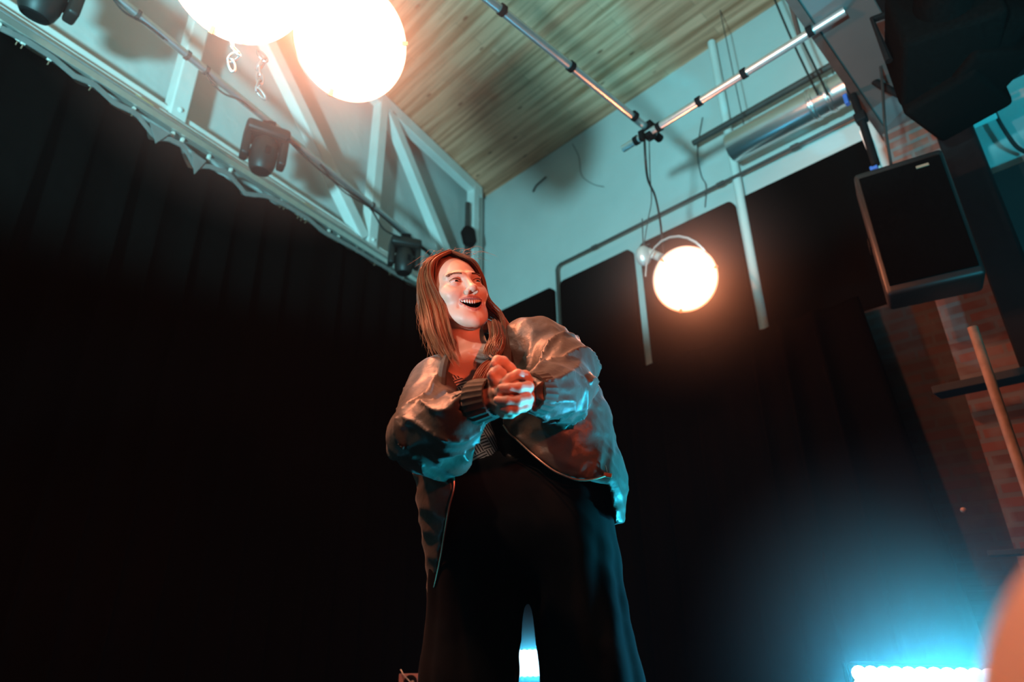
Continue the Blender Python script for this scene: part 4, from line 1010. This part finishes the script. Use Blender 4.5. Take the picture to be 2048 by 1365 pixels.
def headf(p):
    q = tol(p); d = ext(q)[0]
    s = q.copy(); 
    d = smin(d, cap(q, (0, -.025, -.060), NC_, .052, .050), .022)
    d = smin(d, cap(q, NC_, NB_, .050, .060), .03)
    ch = np.maximum(inner_torso(p)+.004, -1)                       # chest under the clothes
    ch = smin(ch, cap(p, PX(908, 725, 1.47), PX(980, 706, 1.48), .020), .03)
    return smin(d, ch, .04)
def headclip(p):
    px, py, z = project(p); return np.maximum(headf(p), (py-800)*z/FPX)
c_ = HO
v, f = surfnet(headclip, (HO[0]-.17, HO[1]-.17, HO[2]-.36), (HO[0]+.25, HO[1]+.17, HO[2]+.14), .0018)
q = tol(v); _, lipd, mod = ext(q)
vm = np.zeros(len(v), int); vm[(lipd < .0012) & (q[:, 1] > .06) & (mod > -0.0005)] = 1; vm[(mod < .0004) & (q[:, 1] < .083)] = 2
fm = vm[f].max(1); parts = [(v, f, fm)]
# hands
HS = 1.0
def finger(p, pts, k=.004): return chainf(p, [(PX(x, y, Yd), r) for x, y, Yd, r in pts], k)
LH = [  # her left hand (image right) - fingers wrap over the other hand
 [(1058, 764, 1.190, .0105), (1050, 752, 1.172, .0105), (1036, 749, 1.160, .0098), (1020, 756, 1.156, .0090), (1008, 765, 1.156, .0082)],
 [(1062, 780, 1.190, .0105), (1056, 774, 1.166, .0108), (1038, 776, 1.150, .0100), (1018, 777, 1.146, .0094), (1002, 777, 1.148, .0086)],
 [(1061, 798, 1.190, .0102), (1055, 797, 1.168, .0102), (1036, 802, 1.152, .0096), (1014, 802, 1.148, .0090), (995, 801, 1.152, .0082)],
 [(1055, 812, 1.190, .0095), (1048, 815, 1.172, .0094), (1033, 820, 1.160, .0088), (1017, 821, 1.158, .0080), (1006, 819, 1.162, .0072)]]
RH = [  # her right hand (image left) - fingers thread underneath
 [(983, 768, 1.178, .0105), (992, 764, 1.165, .0105), (1010, 771, 1.164, .0095), (1030, 764, 1.170, .0085)],
 [(986, 786, 1.175, .0105), (1000, 786, 1.160, .0105), (1020, 789, 1.162, .0095), (1040, 788, 1.172, .0085)],
 [(990, 806, 1.178, .0100), (1003, 810, 1.166, .0100), (1022, 812, 1.166, .0090), (1040, 808, 1.176, .0080)],
 [(995, 820, 1.184, .0092), (1008, 828, 1.176, .0090), (1022, 829, 1.176, .0080), (1034, 824, 1.182, .0072)]]
TH2 = [(1046, 772, 1.205, .0150), (1034, 756, 1.196, .0128), (1019, 737, 1.184, .0108), (1006, 724, 1.174, .0104), (995, 722, 1.166, .0100), (988, 731, 1.162, .0088)]
TH1 = [(998, 790, 1.196, .0160), (1001, 768, 1.186, .0130), (1003, 748, 1.172, .0100), (994, 742, 1.162, .0108), (983, 752, 1.158, .0098)]
def hands(p):
    l = smin(ell2(p, PX(1062, 789, 1.212), (.020, .028, .034)), cap(p, PX(1072, 788, 1.215), PX(1115, 788, 1.26), .024, .028), .02)
    r = smin(ell2(p, PX(996, 795, 1.192), (.020, .026, .032)), cap(p, PX(985, 797, 1.195), PX(930, 815, 1.22), .024, .028), .02)
    for fg in LH: l = smin(l, finger(p, fg), .006)
    for fg in RH: r = smin(r, finger(p, fg), .006)
    l = smin(l, finger(p, TH2, .006), .007); r = smin(r, finger(p, TH1, .006), .007)
    return smin(l, r, .0012)
def ell2(p, c, r): return ell(p, c, r)
hl_, hh_ = PX(915, 860, 1.14), PX(1125, 700, 1.29)
v, f = surfnet(hands, (hl_[0], 1.12, min(hl_[2], hh_[2])-.03), (hh_[0]+.02, 1.31, max(hl_[2], hh_[2])+.03), .0017)
parts.append((v, f, 0))
# hidden body under the clothes (arms, legs) so the figure is whole
def under(p):
    d = inner_torso(p)+.02
    for c in (([(S1, .045), (E1, .040), (W1, .028)]), ([(S2, .045), (E2, .040), (W2, .028)])): d = smin(d, chainf(p, c, .01), .02)
    d = smin(d, chainf(p, [(PX(978, 1085, 1.56), .09), (LLt, .07), (np.array([LLt[0]-.02, 1.53, .06]), .035)], .02), .03)
    d = smin(d, chainf(p, [(PX(1122, 1075, 1.56), .09), (LRt, .07), (np.array([LRt[0]+.05, 1.53, .06]), .035)], .02), .03)
    px, py, z = project(p); return np.maximum(d, (790-py)*z/FPX)
v, f = surfnet(under, (-.34, 1.14, .02), (.46, 1.74, 1.35), .013); parts.append((v, f, 0))
def uvs(c, r, nu=20, nv=12):
    V_, F_ = [], []
    for j in range(nv+1):
        t = math.pi*j/nv
        for i in range(nu): a = 2*math.pi*i/nu; V_.append((c[0]+r[0]*math.sin(t)*math.cos(a), c[1]+r[1]*math.cos(t), c[2]+r[2]*math.sin(t)*math.sin(a)))
    for j in range(nv):
        for i in range(nu): F_.append((j*nu+i, j*nu+(i+1) % nu, (j+1)*nu+(i+1) % nu, (j+1)*nu+i))
    return np.array(V_), np.array(F_)
for sx_ in (-1, 1):
    V_, F_ = uvs((.031*sx_, .0703, -.001), (.0136, .0136, .0132), 28, 24)
    fcn = V_[F_].mean(1)-np.array([.031*sx_, .0703, -.001]); gz = np.array([.22, .96, .12]); gz /= np.linalg.norm(gz)
    an = (fcn/np.linalg.norm(fcn, axis=1)[:, None])@gz; parts.append((tow(V_), F_, np.where(an > .90, 5, 4)))
for i in range(-4, 5):                         # upper teeth
    x = i*.0062; V_, F_ = uvs((x, .0855-9*x*x, -.0605+10*x*x-(.0008 if abs(i) in (0, 1) else 0)), (.0037, .0032, .0060), 12, 8); parts.append((tow(V_), F_, 3))
V_, F_ = uvs((0, .066, -.081), (.017, .018, .005)); parts.append((tow(V_), F_, 1))      # tongue
for (x, y, Yd, r, dx, dy) in ((987, 727, 1.1535, .0055, 0, 0), (981, 747, 1.149, .005, 0, 0)):
    c = PX(x, y, Yd); V_, F_ = uvs((0, 0, 0), (r, .0025, r*1.2)); parts.append((V_+c, F_, 6))
body = mesh_obj('body', parts, [M['skin'], M['lips'], M['mouth'], M['teeth'], M['eye_white'], M['iris'], M['nail']], woman)

# ---- hair
def hairline(q):
    # >0 where the face shows; q in head coordinates
    x, y, z = q[:, 0], q[:, 1], q[:, 2]
    return np.maximum(ell(q, (0, .075, -.015), (.066, .070, .083)), -y-.0)
def hairf(p):
    q = tol(p); x, y, z = q[:, 0], q[:, 1], q[:, 2]
    d = ell(q, (0, -.022, .030), (.0785, .093, .0875))
    d = smin(d, ell(q, (0, -.045, -.03), (.074, .062, .075)), .03)
    d = d - .003*(1-np.abs(np.sin(x*120+4*np.sin(z*20)+y*15))) 
    face = ell(q, (0, .084, -.006), (.069, .092, .116))
    return smax(d, -face, .012)
v, f = surfnet(hairf, (HO[0]-.16, HO[1]-.16, HO[2]-.15), (HO[0]+.16, HO[1]+.16, HO[2]+.16), .0035)
hair_parts = [(v, f, 0)]
rs = np.random.RandomState(5)
def strand_mesh(paths, r0, seg=3):
    V_, F_ = [], []; o = 0
    for pts in paths:
        n = len(pts); t = np.gradient(pts, axis=0); t /= np.linalg.norm(t, axis=1)[:, None]+1e-9
        u = np.cross(t, [0.2, 1, 0.1]); u /= np.linalg.norm(u, axis=1)[:, None]+1e-9; w_ = np.cross(t, u)
        rr = r0*np.interp(np.linspace(0, 1, n), [0, .1, .7, 1], [.6, 1, .9, .15])
        for k in range(seg):
            a = 2*math.pi*k/seg; V_.append(pts+(u*math.cos(a)+w_*math.sin(a))*rr[:, None])
        for k in range(seg):
            k2 = (k+1) % seg
            for i in range(n-1): F_.append((o+k*n+i, o+k2*n+i, o+k2*n+i+1, o+k*n+i+1))
        o += n*seg
    return np.concatenate(V_), np.array(F_)
def cr(pts, n):
    pts = [Vector(a) for a in pts]; return np.array([list(a) for a in smooth_path(pts, n)])
def groom(guides, n, jit, wav, seed, ncl=24):
    r_ = np.random.RandomState(seed); G = [cr(g, 6) for g in guides]; out = []
    def at(u):
        i = min(int(u), len(G)-2); return G[i]*(1-(u-i))+G[i+1]*(u-i)
    cl = [(r_.rand()*(len(G)-1), r_.randn(3)*jit*1.6, r_.rand(3)*6.28, r_.uniform(4, 8), r_.uniform(.80, 1.04)) for _ in range(ncl)]
    for _ in range(n):
        uc, oc, pc, fc_, lc_ = cl[r_.randint(ncl)]
        u = np.clip(uc+r_.randn()*.16*(len(G)-1)**.5, 0, len(G)-1.001); m_ = len(G[0]); s_ = np.linspace(0, 1, m_)[:, None]; tight = .25+.6*s_
        g = at(u)*(1-tight)+at(uc)*tight; cut = np.clip(lc_*r_.uniform(.86, 1.04), .5, 1.0)
        g = g + oc*(.25+s_) + wav*1.3*np.sin(s_*fc_+pc)*s_ + r_.randn(3)*jit*.35*(.6+s_)
        out.append(np.array([[np.interp(x, np.linspace(0, 1, m_), g[:, c]) for c in range(3)] for x in np.linspace(0, cut, m_)]))
    return out
# image-left curtain of hair: from the parting over the ear to the chest
Yh = 1.50
gl_ = [
 [tow((-.005, .045, .112)), tow((-.066, .050, .076)), tow((-.080, .040, .030)), PX(884, 612, 1.45), PX(893, 650, 1.45), PX(905, 690, 1.44), PX(918, 722, 1.42)],
 [tow((-.005, .035, .116)), tow((-.068, .040, .080)), tow((-.086, .026, .032)), PX(872, 620, 1.45), PX(882, 668, 1.44), PX(897, 705, 1.43), PX(912, 732, 1.41)],
 [tow((-.005, .015, .121)), tow((-.073, .022, .086)), tow((-.091, .004, .032)), PX(858, 625, 1.47), PX(868, 668, 1.45), PX(882, 700, 1.44), PX(893, 722, 1.43)],
 [tow((-.005, -.01, .124)), tow((-.077, -.004, .086)), tow((-.093, -.02, .030)), PX(842, 622, 1.50), PX(850, 655, 1.48), PX(864, 688, 1.47), PX(878, 712, 1.45)],
 [tow((-.005, -.03, .122)), tow((-.078, -.026, .080)), tow((-.091, -.045, .026)), PX(836, 625, 1.54), PX(843, 652, 1.52), PX(856, 680, 1.50), PX(870, 704, 1.48)]]
paths = groom(gl_, 900, .0035, .0030, 1, 46)
paths += groom([[tow((-.005, .05, .108)), tow((.045, .055, .080)), tow((.074, .045, .030)), tow((.080, .035, -.03)), PX(1000, 628, 1.50), PX(1006, 655, 1.48), PX(1004, 690, 1.44), PX(992, 715, 1.42)],
                [tow((-.005, .02, .118)), tow((.055, .03, .085)), tow((.084, .01, .030)), tow((.088, .005, -.03)), PX(1010, 640, 1.53), PX(1016, 662, 1.50), PX(1006, 692, 1.45), PX(990, 716, 1.42)],
                [tow((-.005, -.02, .122)), tow((.055, -.01, .09)), tow((.086, -.03, .030)), tow((.088, -.03, -.04)), PX(1004, 645, 1.56), PX(1018, 676, 1.50), PX(1000, 700, 1.45), PX(990, 716, 1.42)]], 300, .003, .002, 2)
paths += groom([[PX(975, 640, 1.46), PX(978, 670, 1.44), PX(970, 700, 1.42), PX(985, 716, 1.42)], [PX(998, 645, 1.47), PX(1004, 680, 1.43), PX(996, 704, 1.41), PX(989, 717, 1.415)], [PX(985, 650, 1.44), PX(988, 676, 1.42), PX(980, 702, 1.41), PX(988, 716, 1.41)]], 260, .0045, .004, 3)
paths += groom([[PX(988, 716, 1.41), PX(966, 728, 1.40), PX(950, 752, 1.39), PX(949, 776, 1.385)], [PX(990, 718, 1.405), PX(976, 732, 1.39), PX(962, 755, 1.38), PX(958, 778, 1.375)], [PX(992, 718, 1.41), PX(984, 736, 1.39), PX(974, 756, 1.385), PX(966, 770, 1.38)]], 220, .0028, .002, 4)
# top and fringe edges
paths += groom([[tow((-.002, .046, .110)), tow((-.054, .052, .084)), tow((-.068, .044, .045)), tow((-.068, .035, .0))], [tow((-.002, .02, .120)), tow((-.05, .02, .098)), tow((-.076, .005, .05)), tow((-.080, -.01, 0))]], 160, .002, .001, 6)
paths += groom([[tow((-.002, .046, .110)), tow((.052, .052, .084)), tow((.070, .042, .045)), tow((.072, .040, .0))], [tow((-.002, .02, .120)), tow((.05, .02, .10)), tow((.078, .005, .05)), tow((.082, -.01, 0))]], 160, .002, .001, 7)
# strays
st = []
for i in range(34):
    a = rs.uniform(-1, 1); b0 = tow((rs.uniform(-.06, .06), rs.uniform(-.02, .06), .105)); dx = rs.uniform(-.05, .06)
    st.append(cr([b0, b0+np.array([dx*.5, 0, rs.uniform(.006, .02)]), b0+np.array([dx, 0, rs.uniform(.0, .02)]), b0+np.array([dx*1.6, 0, rs.uniform(-.02, .012)])], 4))
for i in range(40):
    y0 = rs.uniform(560, 700); x0 = np.interp(y0, [560, 620, 700], [846, 838, 868]); st.append(cr([PX(x0+8, y0-30, 1.53), PX(x0-rs.uniform(0, 8), y0, 1.52), PX(x0+rs.uniform(-8, 6), y0+24, 1.51), PX(x0+rs.uniform(-6, 16), y0+48, 1.5)], 4))
VF = strand_mesh(paths, .00085); hair_parts.append((VF[0], VF[1], 0)); VF = strand_mesh(st, .00035); hair_parts.append((VF[0], VF[1], 0))
hair = mesh_obj('hair', hair_parts, [M['hair']], woman)
tubeparts('hair_tie', [PX(981, 714, 1.40), PX(988, 719, 1.392), PX(997, 716, 1.40)], 0.0065, M['black_plastic'], hair)
# brows and lashes
def yfront(x, z):
    ys = np.linspace(.115, .03, 120, dtype=np.float32); d = ext(np.stack([np.full(120, x, np.float32), ys, np.full(120, z, np.float32)], -1))[0]; k = int(np.argmax(d < 0)); return float(ys[k])
def onface(x, z, e=.0006): return tow((x, yfront(x, z)+e, z))
MB_brow = mat('brow_hair', (0.11, 0.055, 0.035), 0.6, noise=(40, .2))
for sx_ in (-1, 1):
    bl = []
    for i in range(110):
        t = rs.rand(); x = (.014+.032*t); z = .0185+.006*math.sin(t*2.6)+rs.uniform(-.0025, .0025)-.004*t
        bl.append(cr([onface(sx_*x, z), onface(sx_*(x+.004), z+.0014), onface(sx_*(x+.0075), z+.0008)], 2))
    for i in range(18):
        t = i/17; x = .031+(-.013+.027*t); z = .0012+.0040*math.sin(t*3.1); p0 = np.array([sx_*x, yfront(sx_*x, z+.002), z+.0016]); bl.append(cr([tow(p0), tow(p0+np.array([sx_*.001, .0018, .0006])), tow(p0+np.array([sx_*.002, .003, .002]))], 2))
    VF = strand_mesh(bl, .0010); mesh_obj('eyebrow', [(VF[0], VF[1], 0)], [MB_brow], woman)


# ================================================================== out-of-focus spectator at the right edge
SPC = np.array(CAM + ray(2925, 1880)*0.132)
SX, SY, SZ = SPC
def spect(p):
    q = p-A3(SPC)
    d = ell(q, (0, 0, 0), (.076, .093, .100)); d = smin(d, ell(q, (0, .045, -.055), (.052, .055, .060)), .03)
    d = smin(d, cap(q, (0, .09, -.01), (0, .110, -.040), .008, .012), .012); d = smin(d, ell(q, (0, .088, -.068), (.024, .012, .010)), .01)
    for sg in (-1, 1):
        d = smin(d, ell(q, (.078*sg, -.005, -.015), (.010, .020, .032)), .008); d = smax(d, -ell(q, (.03*sg, .105, .0), (.018, .015, .010)), .012)
    return smin(d, cap(q, (0, -.01, -.08), (0, -.02, -.17), .052, .055), .025)
sp = thing('person', (SX, SY, 0), 'out of focus spectator head, warm lit, right beside the camera at the lower right edge', 'person')
v, f = surfnet(spect, (SX-.12, SY-.13, SZ-.19), (SX+.12, SY+.14, SZ+.12), .004)
def spect_b(p):
    q = p-A3(SPC); l = cap(q, (0, -.02, -.16), (0, -.02, -.17), .05)
    return smin(l, smin(cap(q, (-.13, -.03, -.25), (.13, -.03, -.25), .06), cap(q, (0, -.03, -.28), (0, -.05, -.60), .13, .12), .05), .03)
v2, f2 = surfnet(spect_b, (SX-.24, SY-.22, 0.01), (SX+.24, SY+.18, SZ-.10), .012)
sb_ = mesh_obj('body', [(v, f, 0), (v2, f2, 0)], [M['skin']], sp)
def spect_c(p): return np.maximum(spect_b(p)-.010, p[:, 2]-(SZ-.185))
v, f = surfnet(spect_c, (SX-.27, SY-.25, 0.0), (SX+.27, SY+.21, SZ-.10), .012); mesh_obj('shirt', [(v, f, 0)], [M['black_panel']], sp)
light('SPOT', 'spectator_amber_fill', (-0.1, -0.5, 1.5), tuple(SPC), 9, (1.0, 0.36, 0.24), 0.05, 22, 0.5)  # added warm spot that makes the spectator's head orange
